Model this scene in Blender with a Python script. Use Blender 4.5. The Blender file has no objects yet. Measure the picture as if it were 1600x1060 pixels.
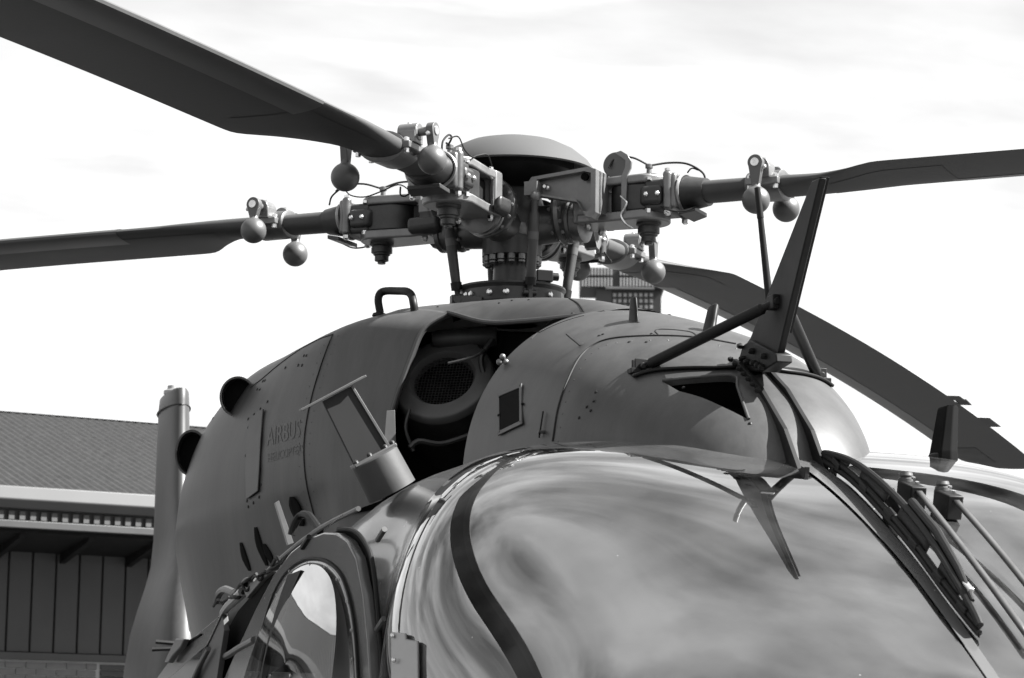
import bpy, math, random
from mathutils import Vector, Matrix
from mathutils.bvhtree import BVHTree
random.seed(7)
R = math.radians
sc = bpy.context.scene
COL = sc.collection

# ------------------------------------------------------------------ camera
FPX = 4144.0                                   # focal length in pixels of the 1600 px wide photograph
CAM = Vector((7.406, -1.901, 1.76))
yaw, pitch, roll = R(165.58), R(8.91), R(0.78)
fw = Vector((math.cos(pitch)*math.cos(yaw), math.cos(pitch)*math.sin(yaw), math.sin(pitch)))
r0 = fw.cross(Vector((0, 0, 1))).normalized(); u0 = r0.cross(fw)
rt = r0*math.cos(roll)+u0*math.sin(roll); up = -r0*math.sin(roll)+u0*math.cos(roll)
cd = bpy.data.cameras.new('camera'); cam = bpy.data.objects.new('camera', cd); COL.objects.link(cam)
cam.matrix_world = Matrix.Translation(CAM) @ Matrix((rt, up, -fw)).transposed().to_4x4()
cd.sensor_width = 36; cd.lens = FPX/1600*36; cd.clip_end = 6000; cd.clip_start = .05
cd.dof.use_dof = True; cd.dof.focus_distance = 6.4; cd.dof.aperture_fstop = 16
sc.camera = cam

# ------------------------------------------------------------------ sky, sun, exposure
SUN_EL, SUN_AZ = 46.0, 69.0                    # azimuth measured from +x (the nose) towards +y
sd = Vector((math.cos(R(SUN_EL))*math.cos(R(SUN_AZ)), math.cos(R(SUN_EL))*math.sin(R(SUN_AZ)), math.sin(R(SUN_EL))))
wd = bpy.data.worlds.new('World'); sc.world = wd; wd.use_nodes = True
nt = wd.node_tree; N = nt.nodes; L = nt.links; N.clear()
def nd(t, **k):
    n = N.new(t)
    for a, b in k.items(): setattr(n, a, b)
    return n
sky = nd('ShaderNodeTexSky', sky_type='NISHITA', sun_disc=False)
sky.sun_elevation = R(SUN_EL); sky.sun_rotation = R(90-SUN_AZ); sky.air_density = 1.0; sky.dust_density = 2.0
bw = nd('ShaderNodeRGBToBW'); L.new(sky.outputs[0], bw.inputs[0])
tc = nd('ShaderNodeTexCoord'); sep = nd('ShaderNodeSeparateXYZ'); L.new(tc.outputs['Generated'], sep.inputs[0])
zz = nd('ShaderNodeMath', operation='MAXIMUM'); L.new(sep.outputs[2], zz.inputs[0]); zz.inputs[1].default_value = 0.0
za = nd('ShaderNodeMath', operation='ADD'); L.new(zz.outputs[0], za.inputs[0]); za.inputs[1].default_value = .16
dv = nd('ShaderNodeVectorMath', operation='DIVIDE'); L.new(tc.outputs['Generated'], dv.inputs[0]); L.new(za.outputs[0], dv.inputs[1])
mp = nd('ShaderNodeMapping'); L.new(dv.outputs[0], mp.inputs[0]); mp.inputs['Scale'].default_value = (4.2, 2.3, 0); mp.inputs['Location'].default_value = (3.1, .7, 0); mp.inputs['Rotation'].default_value = (0, 0, .35)
nz = nd('ShaderNodeTexNoise'); nz.inputs['Scale'].default_value = .9; nz.inputs['Detail'].default_value = 6; nz.inputs['Roughness'].default_value = .5; nz.inputs['Distortion'].default_value = .35
L.new(mp.outputs[0], nz.inputs[0])
cr = nd('ShaderNodeValToRGB'); L.new(nz.outputs[0], cr.inputs[0])
cr.color_ramp.elements[0].position = .385; cr.color_ramp.elements[1].position = .625
nz2 = nd('ShaderNodeTexNoise'); nz2.inputs['Scale'].default_value = 2.2; nz2.inputs['Detail'].default_value = 6
L.new(mp.outputs[0], nz2.inputs[0])
cl = nd('ShaderNodeMapRange'); L.new(nz2.outputs[0], cl.inputs[0]); cl.inputs[1].default_value = .3; cl.inputs[2].default_value = .7; cl.inputs[3].default_value = 4.3; cl.inputs[4].default_value = 6.0
hz = nd('ShaderNodeMapRange'); L.new(sep.outputs[2], hz.inputs[0]); hz.inputs[1].default_value = .42; hz.inputs[2].default_value = .16; hz.inputs[3].default_value = 0; hz.inputs[4].default_value = .88   # bright haze low in the sky
cb_ = nd('ShaderNodeMath', operation='MAXIMUM'); L.new(cr.outputs[0], cb_.inputs[0]); L.new(hz.outputs[0], cb_.inputs[1])
mx = nd('ShaderNodeMix', data_type='FLOAT'); L.new(cb_.outputs[0], mx.inputs[0]); L.new(bw.outputs[0], mx.inputs[2]); L.new(cl.outputs[0], mx.inputs[3])
bg = nd('ShaderNodeBackground'); L.new(mx.outputs[0], bg.inputs[0]); bg.inputs[1].default_value = .05
wo = nd('ShaderNodeOutputWorld'); L.new(bg.outputs[0], wo.inputs[0])
sl = bpy.data.lights.new('sun', 'SUN'); sl.energy = 5.0; sl.angle = R(.53); sl.color = (1, .995, .985)
so = bpy.data.objects.new('sun', sl); COL.objects.link(so)
so.rotation_euler = sd.to_track_quat('Z', 'Y').to_euler(); so.location = (0, 0, 30)
sc.view_settings.view_transform = 'Standard'; sc.view_settings.look = 'None'; sc.view_settings.exposure = 2.25; sc.view_settings.gamma = 1.0
sc.render.engine = 'CYCLES'

# ------------------------------------------------------------------ measuring helpers: a pixel of the photograph + one known coordinate -> a point
def ray(px, py): return fw + rt*((px-800)/FPX) - up*((py-530)/FPX)
def P(px, py, x=None, y=None, z=None, d=None):
    v = ray(px, py)
    t = (x-CAM.x)/v.x if x is not None else (y-CAM.y)/v.y if y is not None else (z-CAM.z)/v.z if z is not None else d
    return CAM + v*t
def side(px, py, off=0, y0=-.8, F0=2.1, k=.035):   # the cabin's side plane, off = metres outward
    v = ray(px, py); t = (y0-off-k*F0+k*CAM.x-CAM.y)/(v.y-k*v.x)
    return CAM + v*t
def hitn(bvh, px, py):
    v = ray(px, py); loc, nor, i, d = bvh.ray_cast(CAM, v.normalized())
    if loc is None:                                # just off the edge: take the nearest point of the surface
        best = None
        for k in range(60):
            q, nn, i, d = bvh.find_nearest(CAM+v*(3+k*.12))
            if best is None or d < best[0]: best = (d, q, nn)
        loc, nor = best[1], best[2]
    if nor.dot(v) > 0: nor = -nor
    return loc, nor
def hit(bvh, px, py, off=0):
    loc, nor = hitn(bvh, px, py); return loc+nor*off

# ------------------------------------------------------------------ materials (all grey: the photograph is black and white)
def mat(name, v, rough=.5, metal=0., var=.15, scale=6., spec=.5, bump=.0, bscale=60., coat=0., speck=0., rv=.09):
    m = bpy.data.materials.new(name); m.use_nodes = True; t = m.node_tree; b = t.nodes['Principled BSDF']
    b.inputs['Roughness'].default_value = rough; b.inputs['Metallic'].default_value = metal
    b.inputs['Specular IOR Level'].default_value = spec; b.inputs['Coat Weight'].default_value = coat; b.inputs['Coat Roughness'].default_value = .08
    c = t.nodes.new('ShaderNodeTexCoord'); n = t.nodes.new('ShaderNodeTexNoise'); n.inputs['Scale'].default_value = scale; n.inputs['Detail'].default_value = 7; n.inputs['Roughness'].default_value = .65
    t.links.new(c.outputs['Object'], n.inputs['Vector'])
    r = t.nodes.new('ShaderNodeMapRange'); r.inputs[1].default_value = .25; r.inputs[2].default_value = .75
    r.inputs[3].default_value = v*(1-var); r.inputs[4].default_value = v*(1+var); t.links.new(n.outputs[0], r.inputs[0])
    out = r.outputs[0]
    if speck:
        vo = t.nodes.new('ShaderNodeTexVoronoi'); vo.inputs['Scale'].default_value = 38; t.links.new(c.outputs['Object'], vo.inputs['Vector'])
        wn = t.nodes.new('ShaderNodeTexWhiteNoise'); t.links.new(vo.outputs['Position'], wn.inputs['Vector'])
        lt = t.nodes.new('ShaderNodeMath'); lt.operation = 'LESS_THAN'; lt.inputs[1].default_value = .075; t.links.new(vo.outputs['Distance'], lt.inputs[0])
        gt = t.nodes.new('ShaderNodeMath'); gt.operation = 'GREATER_THAN'; gt.inputs[1].default_value = .8; t.links.new(wn.outputs['Value'], gt.inputs[0])
        mu = t.nodes.new('ShaderNodeMath'); mu.operation = 'MULTIPLY'; t.links.new(lt.outputs[0], mu.inputs[0]); t.links.new(gt.outputs[0], mu.inputs[1])
        mm = t.nodes.new('ShaderNodeMix'); mm.data_type = 'FLOAT'; t.links.new(mu.outputs[0], mm.inputs[0]); t.links.new(out, mm.inputs[2]); mm.inputs[3].default_value = speck; out = mm.outputs[0]
    t.links.new(out, b.inputs['Base Color'])
    rr = t.nodes.new('ShaderNodeMapRange'); rr.inputs[3].default_value = max(.02, rough-rv); rr.inputs[4].default_value = min(1, rough+rv); t.links.new(n.outputs[0], rr.inputs[0]); t.links.new(rr.outputs[0], b.inputs['Roughness'])
    if bump:
        n2 = t.nodes.new('ShaderNodeTexNoise'); n2.inputs['Scale'].default_value = bscale; n2.inputs['Detail'].default_value = 4; t.links.new(c.outputs['Object'], n2.inputs['Vector'])
        bp = t.nodes.new('ShaderNodeBump'); bp.inputs['Strength'].default_value = bump; bp.inputs['Distance'].default_value = .01; t.links.new(n2.outputs[0], bp.inputs['Height']); t.links.new(bp.outputs[0], b.inputs['Normal'])
    return m
M = dict(
    paint=mat('satin_paint', .034, .47, var=.08, scale=2.5, bump=.02, bscale=140, spec=.42, rv=.03),
    gloss=mat('gloss_paint', .07, 0.25, var=.08, scale=3, coat=.4, speck=.35),
    blade=mat('blade_paint', .04, .6, var=.28, scale=5, bump=.03, spec=.3),
    strip=mat('erosion_strip', .055, 0.45, var=.15, scale=5),
    ball=mat('weight_paint', 0.06, 0.45, var=.12, scale=14, bump=.02),
    cap=mat('hub_cap_paint', .055, .75, spec=.2, var=.06, scale=5),
    metal=mat('forged_metal', .13, .36, metal=.75, var=.3, scale=18, bump=.05),
    light=mat('machined_metal', .14, .38, metal=.45, var=.2, scale=20, bump=.04),
    dmetal=mat('dark_metal', 0.032, 0.42, metal=.35, var=.35, scale=22, bump=.05),
    steel=mat('bright_steel', 0.6, .25, metal=.9, var=.25, scale=30),
    black=mat('black_paint', .006, .5, var=.2, scale=12, spec=.2),
    rubber=mat('black_rubber', .006, .65, var=.2, scale=20, spec=.2),
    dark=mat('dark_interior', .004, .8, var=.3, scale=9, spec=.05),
    frit=mat('black_glass_border', .006, .3, var=.1, scale=8, spec=.25, speck=.12),
    liner=mat('sun_blind_cloth', .022, 0.8, var=.10, scale=2.2, bump=.03, bscale=30),
    webdark=mat('matt_web', .018, .7, var=.15, spec=.2),
    blind=mat('door_blind', .13, .8, var=.1, scale=4),
    cloth=mat('door_trim', 0.048, .6, var=.2),
    trim=mat('bright_trim', 0.224, 0.35, metal=.4, var=.12, scale=9),
    white=mat('sliver_white', 0.8, .5, var=.05),
    letter=mat('lettering_grey', .027, 0.45, var=.1),
    mesh=mat('wire_screen', .07, 0.4, metal=.7, var=.3, scale=40),
    concrete=mat('apron_concrete', 0.04, 0.85, var=.2, scale=.6, bump=.1),
    roof=mat('metal_roof', .024, .8, var=.4, scale=14, spec=.1, bump=.3, bscale=22),
    fascia=mat('painted_gutter', .036, 0.5, var=.12, scale=2),
    panel=mat('painted_cladding', .05, .7, var=.12, scale=1.5, spec=.2),
    batten=mat('dark_batten', 0.012, .7),
    soffit=mat('timber_soffit', .012, .9, var=.4, spec=.1),
    brick=mat('brick_face', .09, 0.85, var=.3, scale=5, bump=.2, bscale=40),
    mortar=mat('mortar', .3, 0.9, var=.15, scale=8),
    tower=mat('tower_concrete', .05, 0.8, var=.15, scale=.4),
    towerd=mat('tower_dark', 0.016, 0.6, var=.2),
    pane=mat('tower_window_blind', 0.28, 0.5, var=.15))
t = M['paint'].node_tree; b_in = t.nodes['Principled BSDF'].inputs['Base Color']; src = b_in.links[0].from_socket
tcn = t.nodes.new('ShaderNodeTexCoord'); mpn = t.nodes.new('ShaderNodeMapping'); mpn.inputs['Scale'].default_value = (9, 9, 1.3); t.links.new(tcn.outputs['Object'], mpn.inputs[0])
n3 = t.nodes.new('ShaderNodeTexNoise'); n3.inputs['Scale'].default_value = 1.6; n3.inputs['Detail'].default_value = 8; n3.inputs['Roughness'].default_value = .7; t.links.new(mpn.outputs[0], n3.inputs[0])
mr = t.nodes.new('ShaderNodeMapRange'); mr.inputs[1].default_value = .3; mr.inputs[2].default_value = .72; mr.inputs[3].default_value = .66; mr.inputs[4].default_value = 1.3; t.links.new(n3.outputs[0], mr.inputs[0])
ml = t.nodes.new('ShaderNodeMath'); ml.operation = 'MULTIPLY'; t.links.new(src, ml.inputs[0]); t.links.new(mr.outputs[0], ml.inputs[1]); t.links.new(ml.outputs[0], b_in)
def glassmat(name, tint, rough=.015, ior=1.55, dust=.05):
    m = bpy.data.materials.new(name); m.use_nodes = True; t = m.node_tree; t.nodes.clear()
    o = t.nodes.new('ShaderNodeOutputMaterial'); a = t.nodes.new('ShaderNodeBsdfTransparent'); a.inputs[0].default_value = (tint, tint, tint, 1)
    g = t.nodes.new('ShaderNodeBsdfGlossy'); g.inputs['Roughness'].default_value = rough; g.inputs[0].default_value = (1, 1, 1, 1)
    fr = t.nodes.new('ShaderNodeFresnel'); fr.inputs[0].default_value = ior
    mu = t.nodes.new('ShaderNodeMath'); mu.operation = 'MULTIPLY'; mu.inputs[1].default_value = 1.6; mu.use_clamp = True; t.links.new(fr.outputs[0], mu.inputs[0])   # two faces of the pane
    mxs = t.nodes.new('ShaderNodeMixShader'); t.links.new(mu.outputs[0], mxs.inputs[0]); t.links.new(a.outputs[0], mxs.inputs[1]); t.links.new(g.outputs[0], mxs.inputs[2])
    c = t.nodes.new('ShaderNodeTexCoord'); n = t.nodes.new('ShaderNodeTexNoise'); n.inputs['Scale'].default_value = 5; n.inputs['Detail'].default_value = 6; t.links.new(c.outputs['Object'], n.inputs[0])
    vo = t.nodes.new('ShaderNodeTexVoronoi'); vo.inputs['Scale'].default_value = 30; t.links.new(c.outputs['Object'], vo.inputs['Vector'])
    wn = t.nodes.new('ShaderNodeTexWhiteNoise'); t.links.new(vo.outputs['Position'], wn.inputs['Vector'])
    th = t.nodes.new('ShaderNodeMapRange'); th.inputs[1].default_value = .7; th.inputs[2].default_value = 1; th.inputs[3].default_value = 0; th.inputs[4].default_value = .06; t.links.new(wn.outputs['Value'], th.inputs[0])
    lt = t.nodes.new('ShaderNodeMath'); lt.operation = 'LESS_THAN'; t.links.new(vo.outputs['Distance'], lt.inputs[0]); t.links.new(th.outputs[0], lt.inputs[1])
    dr = t.nodes.new('ShaderNodeMapRange'); dr.inputs[1].default_value = .35; dr.inputs[2].default_value = .75; dr.inputs[3].default_value = 0; dr.inputs[4].default_value = dust; t.links.new(n.outputs[0], dr.inputs[0])
    ad = t.nodes.new('ShaderNodeMath'); ad.operation = 'MULTIPLY_ADD'; ad.use_clamp = True; ad.inputs[1].default_value = .5; t.links.new(lt.outputs[0], ad.inputs[0]); t.links.new(dr.outputs[0], ad.inputs[2])
    df = t.nodes.new('ShaderNodeBsdfDiffuse'); df.inputs[0].default_value = (.55, .55, .55, 1)
    m2 = t.nodes.new('ShaderNodeMixShader'); t.links.new(ad.outputs[0], m2.inputs[0]); t.links.new(mxs.outputs[0], m2.inputs[1]); t.links.new(df.outputs[0], m2.inputs[2])
    t.links.new(m2.outputs[0], o.inputs[0]); return m
M['glass'] = glassmat('windscreen_glass', .8, .012, 2.1)
M['dglass'] = glassmat('door_glass', .7, .02, 2.1, .08)
M['tglass'] = glassmat('small_window_glass', .25, .05)

# ------------------------------------------------------------------ mesh helpers
class MB:
    def __init__(s): s.v = []; s.f = []
    def add(s, vs, fs):
        o = len(s.v); s.v += [tuple(v) for v in vs]; s.f += [tuple(i+o for i in f) for f in fs]; return s
    def box(s, c, size, rot=None):
        c = Vector(c); h = Vector(size)/2; vs = []
        for x in (-1, 1):
            for y in (-1, 1):
                for z in (-1, 1):
                    q = Vector((x*h.x, y*h.y, z*h.z)); q = rot @ q if rot else q; vs.append(c+q)
        return s.add(vs, [(0, 1, 3, 2), (4, 6, 7, 5), (0, 4, 5, 1), (2, 3, 7, 6), (0, 2, 6, 4), (1, 5, 7, 3)])
    def frame(s, d):
        d = Vector(d).normalized(); a = Vector((0, 0, 1)) if abs(d.z) < .9 else Vector((1, 0, 0)); u = d.cross(a).normalized(); return u, d.cross(u)
    def cyl(s, p0, p1, r0, r1=None, n=20, cap=True):
        r1 = r0 if r1 is None else r1; p0, p1 = Vector(p0), Vector(p1); u, w = s.frame(p1-p0); vs = []
        for p, r in ((p0, r0), (p1, r1)):
            for i in range(n):
                a = 2*math.pi*i/n; vs.append(p+u*(r*math.cos(a))+w*(r*math.sin(a)))
        fs = [(i, (i+1) % n, n+(i+1) % n, n+i) for i in range(n)]
        if cap: fs += [tuple(range(n-1, -1, -1)), tuple(range(n, 2*n))]
        return s.add(vs, fs)
    def lathe(s, p, d, prof, n=24, cap=True):       # prof: (distance along d, radius)
        p = Vector(p); d = Vector(d).normalized(); u, w = s.frame(d); vs = []; m = len(prof)
        for h, r in prof:
            for i in range(n):
                a = 2*math.pi*i/n; vs.append(p+d*h+u*(r*math.cos(a))+w*(r*math.sin(a)))
        fs = [(j*n+i, j*n+(i+1) % n, (j+1)*n+(i+1) % n, (j+1)*n+i) for j in range(m-1) for i in range(n)]
        if cap: fs += [tuple(range(n-1, -1, -1)), tuple(range((m-1)*n, m*n))]
        return s.add(vs, fs)
    def tube(s, pts, r, n=10, cap=True):
        pts = [Vector(p) for p in pts]; m = len(pts); vs = []; u = None
        for k, p in enumerate(pts):
            d = (pts[min(k+1, m-1)]-pts[max(k-1, 0)]).normalized()
            if u is None: u, w = s.frame(d)
            else: u = (u-d*u.dot(d)).normalized(); w = d.cross(u)
            rr = r[k] if isinstance(r, (list, tuple)) else r
            for i in range(n):
                a = 2*math.pi*i/n; vs.append(p+u*(rr*math.cos(a))+w*(rr*math.sin(a)))
        fs = [(j*n+i, j*n+(i+1) % n, (j+1)*n+(i+1) % n, (j+1)*n+i) for j in range(m-1) for i in range(n)]
        if cap: fs += [tuple(range(n-1, -1, -1)), tuple(range((m-1)*n, m*n))]
        return s.add(vs, fs)
    def prism(s, poly, d):
        poly = [Vector(p) for p in poly]; d = Vector(d); n = len(poly)
        return s.add(poly+[p+d for p in poly], [tuple(range(n-1, -1, -1)), tuple(range(n, 2*n))]+[(i, (i+1) % n, n+(i+1) % n, n+i) for i in range(n)])
    def grid(s, rows, closed=False):
        m, n = len(rows), len(rows[0]); vs = [p for r_ in rows for p in r_]; k = n if closed else n-1
        return s.add(vs, [(j*n+i, j*n+(i+1) % n, (j+1)*n+(i+1) % n, (j+1)*n+i) for j in range(m-1) for i in range(k)])
    def ball(s, c, r, n=20, m=12):
        return s.lathe(Vector(c)-Vector((0, 0, r)), (0, 0, 1), [(r-r*math.cos(math.pi*(j+.02)/(m+.04)), max(1e-4, r*math.sin(math.pi*(j+.02)/(m+.04)))) for j in range(m+1)], n)
    def bvh(s): return BVHTree.FromPolygons([Vector(v) for v in s.v], s.f)
    def build(s, name, material, parent=None, smooth=35, bevel=0, solid=0, label=None, kind=None):
        me = bpy.data.meshes.new(name); me.from_pydata(s.v, [], s.f); me.validate(); me.update()
        import bmesh
        b = bmesh.new(); b.from_mesh(me); bmesh.ops.recalc_face_normals(b, faces=b.faces); b.to_mesh(me); b.free()
        me.materials.append(M[material] if isinstance(material, str) else material)
        if smooth:
            me.shade_smooth(); me.set_sharp_from_angle(angle=R(smooth))
        o = bpy.data.objects.new(name, me); COL.objects.link(o)
        if parent is not None: o.parent = parent
        if solid: md = o.modifiers.new('solid', 'SOLIDIFY'); md.thickness = solid; md.offset = -1
        if bevel: md = o.modifiers.new('bevel', 'BEVEL'); md.width = bevel; md.segments = 3; md.limit_method = 'ANGLE'; md.angle_limit = R(40)
        if label: o['label'] = label
        if kind: o['kind'] = kind
        return o
def empty(name, loc, label, cat, group=None):
    o = bpy.data.objects.new(name, None); COL.objects.link(o); o.location = loc; o.empty_display_size = .2
    o['label'] = label; o['category'] = cat
    if group: o['group'] = group
    return o
def crom(pts, n):                                  # Catmull-Rom through points, n samples in all
    pts = [Vector(p) for p in pts]; m = len(pts); out = []
    for k in range(n):
        x = k/(n-1)*(m-1); i = min(int(x), m-2); t_ = x-i
        p1, p2 = pts[i], pts[i+1]; p0 = pts[i-1] if i > 0 else p1*2-p2; p3 = pts[i+2] if i+2 < m else p2*2-p1
        out.append(.5*((2*p1)+(p2-p0)*t_+(2*p0-5*p1+4*p2-p3)*t_**2+(3*p1-p0-3*p2+p3)*t_**3))
    return out
def interp(xs, ys, x):                             # monotone cubic
    if x <= xs[0]: return ys[0]
    if x >= xs[-1]: return ys[-1]
    n = len(xs); d = [(ys[i+1]-ys[i])/(xs[i+1]-xs[i]) for i in range(n-1)]
    mm = [d[0]]+[0 if d[i-1]*d[i] <= 0 else 2*d[i-1]*d[i]/(d[i-1]+d[i]) for i in range(1, n-1)]+[d[-1]]
    i = max(j for j in range(n-1) if xs[j] <= x); h = xs[i+1]-xs[i]; t_ = (x-xs[i])/h
    return (2*t_**3-3*t_**2+1)*ys[i]+(t_**3-2*t_**2+t_)*h*mm[i]+(-2*t_**3+3*t_**2)*ys[i+1]+(t_**3-t_**2)*h*mm[i+1]
def mir(pts): return [Vector((p[0], -p[1], p[2])) for p in pts]
def ribbon(mb, a, b): return mb.grid([a, b])
def track(bvh, pix, off, n=60):
    out = []
    for q in crom([(p[0], p[1], 0) for p in pix], n):
        h = hit(bvh, q.x, q.y, off)
        if h is not None: out.append(h)
    return out

# ================================================================== ground
g = MB().add([(-3000, -3000, 0), (3000, -3000, 0), (3000, 3000, 0), (-3000, 3000, 0)], [(0, 1, 2, 3)]).build('ground', 'concrete', smooth=0, kind='structure')

# ================================================================== the helicopter
H = empty('helicopter', (0, 0, 0), 'dark grey helicopter with four rotor blades and large rounded windscreen, parked nose towards viewer', 'helicopter')

# ---- cabin and nose: one lofted body, cut into painted shell, panes and roof
def nspl(xs, ys):                                  # natural cubic spline (smooth enough for clean reflections)
    n = len(xs); h = [xs[i+1]-xs[i] for i in range(n-1)]; c, l, mu_, z = [0]*n, [1]*n, [0]*n, [0]*n
    for i in range(1, n-1):
        al = 3*((ys[i+1]-ys[i])/h[i]-(ys[i]-ys[i-1])/h[i-1]); l[i] = 2*(xs[i+1]-xs[i-1])-h[i-1]*mu_[i-1]; mu_[i] = h[i]/l[i]; z[i] = (al-h[i-1]*z[i-1])/l[i]
    for j in range(n-2, -1, -1): c[j] = z[j]-mu_[j]*c[j+1]
    def f(x):
        x = min(max(x, xs[0]), xs[-1]); i = max([j for j in range(n-1) if xs[j] <= x]+[0]); d = x-xs[i]
        bb = (ys[i+1]-ys[i])/h[i]-h[i]*(c[i+1]+2*c[i])/3; dd = (c[i+1]-c[i])/(3*h[i]); return ys[i]+bb*d+c[i]*d*d+dd*d**3
    return f
zt_f = nspl([1.0, 1.6, 1.9, 2.1, 2.25, 2.4, 2.6, 2.8, 3.0, 3.2, 3.4, 3.55, 3.66, 3.72], [2.385, 2.418, 2.422, 2.415, 2.390, 2.348, 2.272, 2.178, 2.07, 1.945, 1.795, 1.62, 1.42, 1.2])
w_f = nspl([1, 1.6, 2.1, 2.4, 2.7, 3.0, 3.2, 3.4, 3.55, 3.66, 3.72], [.835, .814, .80, .87, .845, .797, .722, .617, .497, .3, .1])
AF = [-4.2, -3.2, -2.4, -1.2, 0, 1.0]              # aft of the cockpit
def sec(F):                                        # half width, exponent, height of the widest line, top, bottom
    lg = lambda x: 1/(1+math.exp(-x))
    zl = interp([-4.2, -3.2, -2.4, -1.2, 0, 2.4, 3.0, 3.4, 3.6, 3.72], [1.95, 1.4, .9, .62, .6, .6, .67, .8, .94, 1.02], F)
    if F < 1.0:
        return (interp(AF, [.14, .25, .42, .76, .855, .835], F), interp(AF, [2, 2.2, 3, 3.6, 3.6, 4.4], F), interp(AF, [2.1, 1.75, 1.5, 1.45, 1.45, 1.45], F), interp(AF, [2.30, 2.25, 2.22, 2.20, 2.27, 2.385], F), zl)
    n = 1.9+3.237*lg(-(F-2.527)/.171)
    if F < 1.6: n = 4.4+(n-4.4)*(F-1.0)/.6
    return (w_f(F), n, 1.45+.174*lg((F-2.398)/.125)-.274*lg((F-3.35)/.1), zt_f(F), zl)
SEC = {}
def shell(F, th, grow=0):                          # th: 0 = aircraft left, pi/2 = top, pi = aircraft right
    if F not in SEC: SEC[F] = sec(F)
    w, n, zb, zt, zl = SEC[F]; w += grow
    h = (zt-zb if math.sin(th) >= 0 else zb-zl)+grow
    c, s_ = math.cos(th), math.sin(th); k = (abs(c/w)**n+abs(s_/h)**n)**(-1/n)
    return Vector((F, k*c, zb+k*s_))
def frange(a, b, n): return [a+(b-a)*i/(n-1) for i in range(n)]
# theta as a function of where the section is: denser at the shoulders
def loft(F0, F1, nf, t0, t1, ntt, grow=0): return [[shell(F, th, grow) for th in frange(t0, t1, ntt)] for F in frange(F0, F1, nf)]
whole = MB().grid(loft(-1, 3.72, 120, -.2, math.pi+.2, 160)); BV = whole.bvh()
FG = 2.08                                          # where the glazing begins
fus = MB().grid(loft(-4.2, FG, 90, -math.pi/2, 1.5*math.pi, 160))
fus.grid(loft(FG, 3.45, 40, -math.pi/2, -.12, 50)); fus.grid(loft(FG, 3.45, 40, math.pi+.12, 1.5*math.pi, 50)); fus.grid(loft(3.45, 3.72, 16, -math.pi/2, 1.5*math.pi, 100))
fuselage = fus.build('fuselage', 'gloss', H, smooth=60)
HP = math.pi/2
for a, b in ((-.12, HP-.028), (HP+.028, math.pi+.12)):
    MB().grid(loft(FG, 3.45, 70, a, b, 120)).build('windscreen_pane', 'glass', H, smooth=60)
MB().grid(loft(FG, 3.45, 60, HP-.03, HP+.03, 10, .004)).build('centre_post', 'gloss', H, smooth=60)
MB().grid(loft(1.5, 3.5, 80, -.3, math.pi+.3, 120, -.012)).build('sun_blind', 'liner', H, smooth=60)
# black borders of the panes (traced on the surface, same on both sides)
def border(name, pairs, off=.003, n=70, both=True):
    A = track(BV, [p[0] for p in pairs], off, n); B = track(BV, [p[1] for p in pairs], off, n); k = min(len(A), len(B)); A, B = A[:k], B[:k]
    for m_ in ((lambda x: x), mir) if both else ((lambda x: x),):
        a, b = m_(A), m_(B); rows = [[a[i].lerp(b[i], j/6) for i in range(k)] for j in range(7)]
        # lay the inner rows back onto the surface
        for r_ in rows[1:-1]:
            for i in range(k):
                q, nn, _, _ = BV.find_nearest(r_[i])
                if nn.dot(q-Vector((1.5, 0, 1.5))) < 0: nn = -nn
                r_[i] = q+nn*off
        MB().grid(rows).build(name, 'frit', H, smooth=60)

# ---- front fairing on the roof
DF = [.7, 1.2, 1.5, 1.8, 1.94, 2.05, 2.15, 2.25, 2.325, 2.39, 2.425]
DT = [2.93, 2.853, 2.785, 2.705, 2.652, 2.602, 2.552, 2.496, 2.432, 2.345, 2.28]
DW = [.44, .425, .402, .360, .320, .286, .250, .208, .166, .115, .075]
DB = [2.4, 2.4, 2.4, 2.4, 2.39, 2.37, 2.35, 2.32, 2.29, 2.25, 2.22]
def dome(F, th, g=0):
    w = interp(DF, DW, F)+g; zb = interp(DF, DB, F); h = interp(DF, DT, F)+g-zb; c, s_ = math.cos(th), math.sin(th)
    if s_ < 0: h = .6
    n = 2.15; k = (abs(c/w)**n+abs(s_/h)**n)**(-1/n)
    return Vector((F, k*c, zb+k*s_))
def dgrid(F0, F1, nf, t0, t1, ntt): return [[dome(F, th) for th in frange(t0, t1, ntt)] for F in frange(F0, F1, nf)]
dm = MB().grid(dgrid(1.2, 2.425, 90, -.35, math.pi+.35, 120)); DBV = dm.bvh()
fairing = dm.build('front_fairing', 'paint', H, smooth=60)
# inlet cut through the fairing skin, with a dark duct behind
def cut(obj, poly, depth, toward):
    md = obj.modifiers.new('solid', 'SOLIDIFY'); md.thickness = .012; md.offset = -1
    c = MB().prism([p+toward*.12 for p in poly], -toward*(.12+depth)).build('cutter', 'dark', None, smooth=0)
    bo = obj.modifiers.new('cut', 'BOOLEAN'); bo.operation = 'DIFFERENCE'; bo.object = c; bo.solver = 'EXACT'
    dg = bpy.context.evaluated_depsgraph_get(); me = bpy.data.meshes.new_from_object(obj.evaluated_get(dg))
    obj.modifiers.clear(); obj.data = me; me.shade_smooth(); me.set_sharp_from_angle(angle=R(45))
    bpy.data.objects.remove(c)
inl = crom([(1036, 597, 0), (1080, 592, 0), (1145, 590, 0), (1152, 608, 0), (1163, 640, 0), (1170, 655, 0), (1140, 641, 0), (1098, 622, 0), (1060, 611, 0)], 50)
ip = [hit(DBV, q.x, q.y) for q in inl]; ic = sum(ip, Vector())/len(ip); _, inn = hitn(DBV, 1110, 608)
cut(fairing, ip, .03, inn)
back = MB().prism([p-inn*.010 for p in [ic+(q-ic)*1.16 for q in ip]], -inn*.07); back.f = back.f[1:]
back.build('air_inlet', 'dark', fairing, smooth=30)
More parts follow.
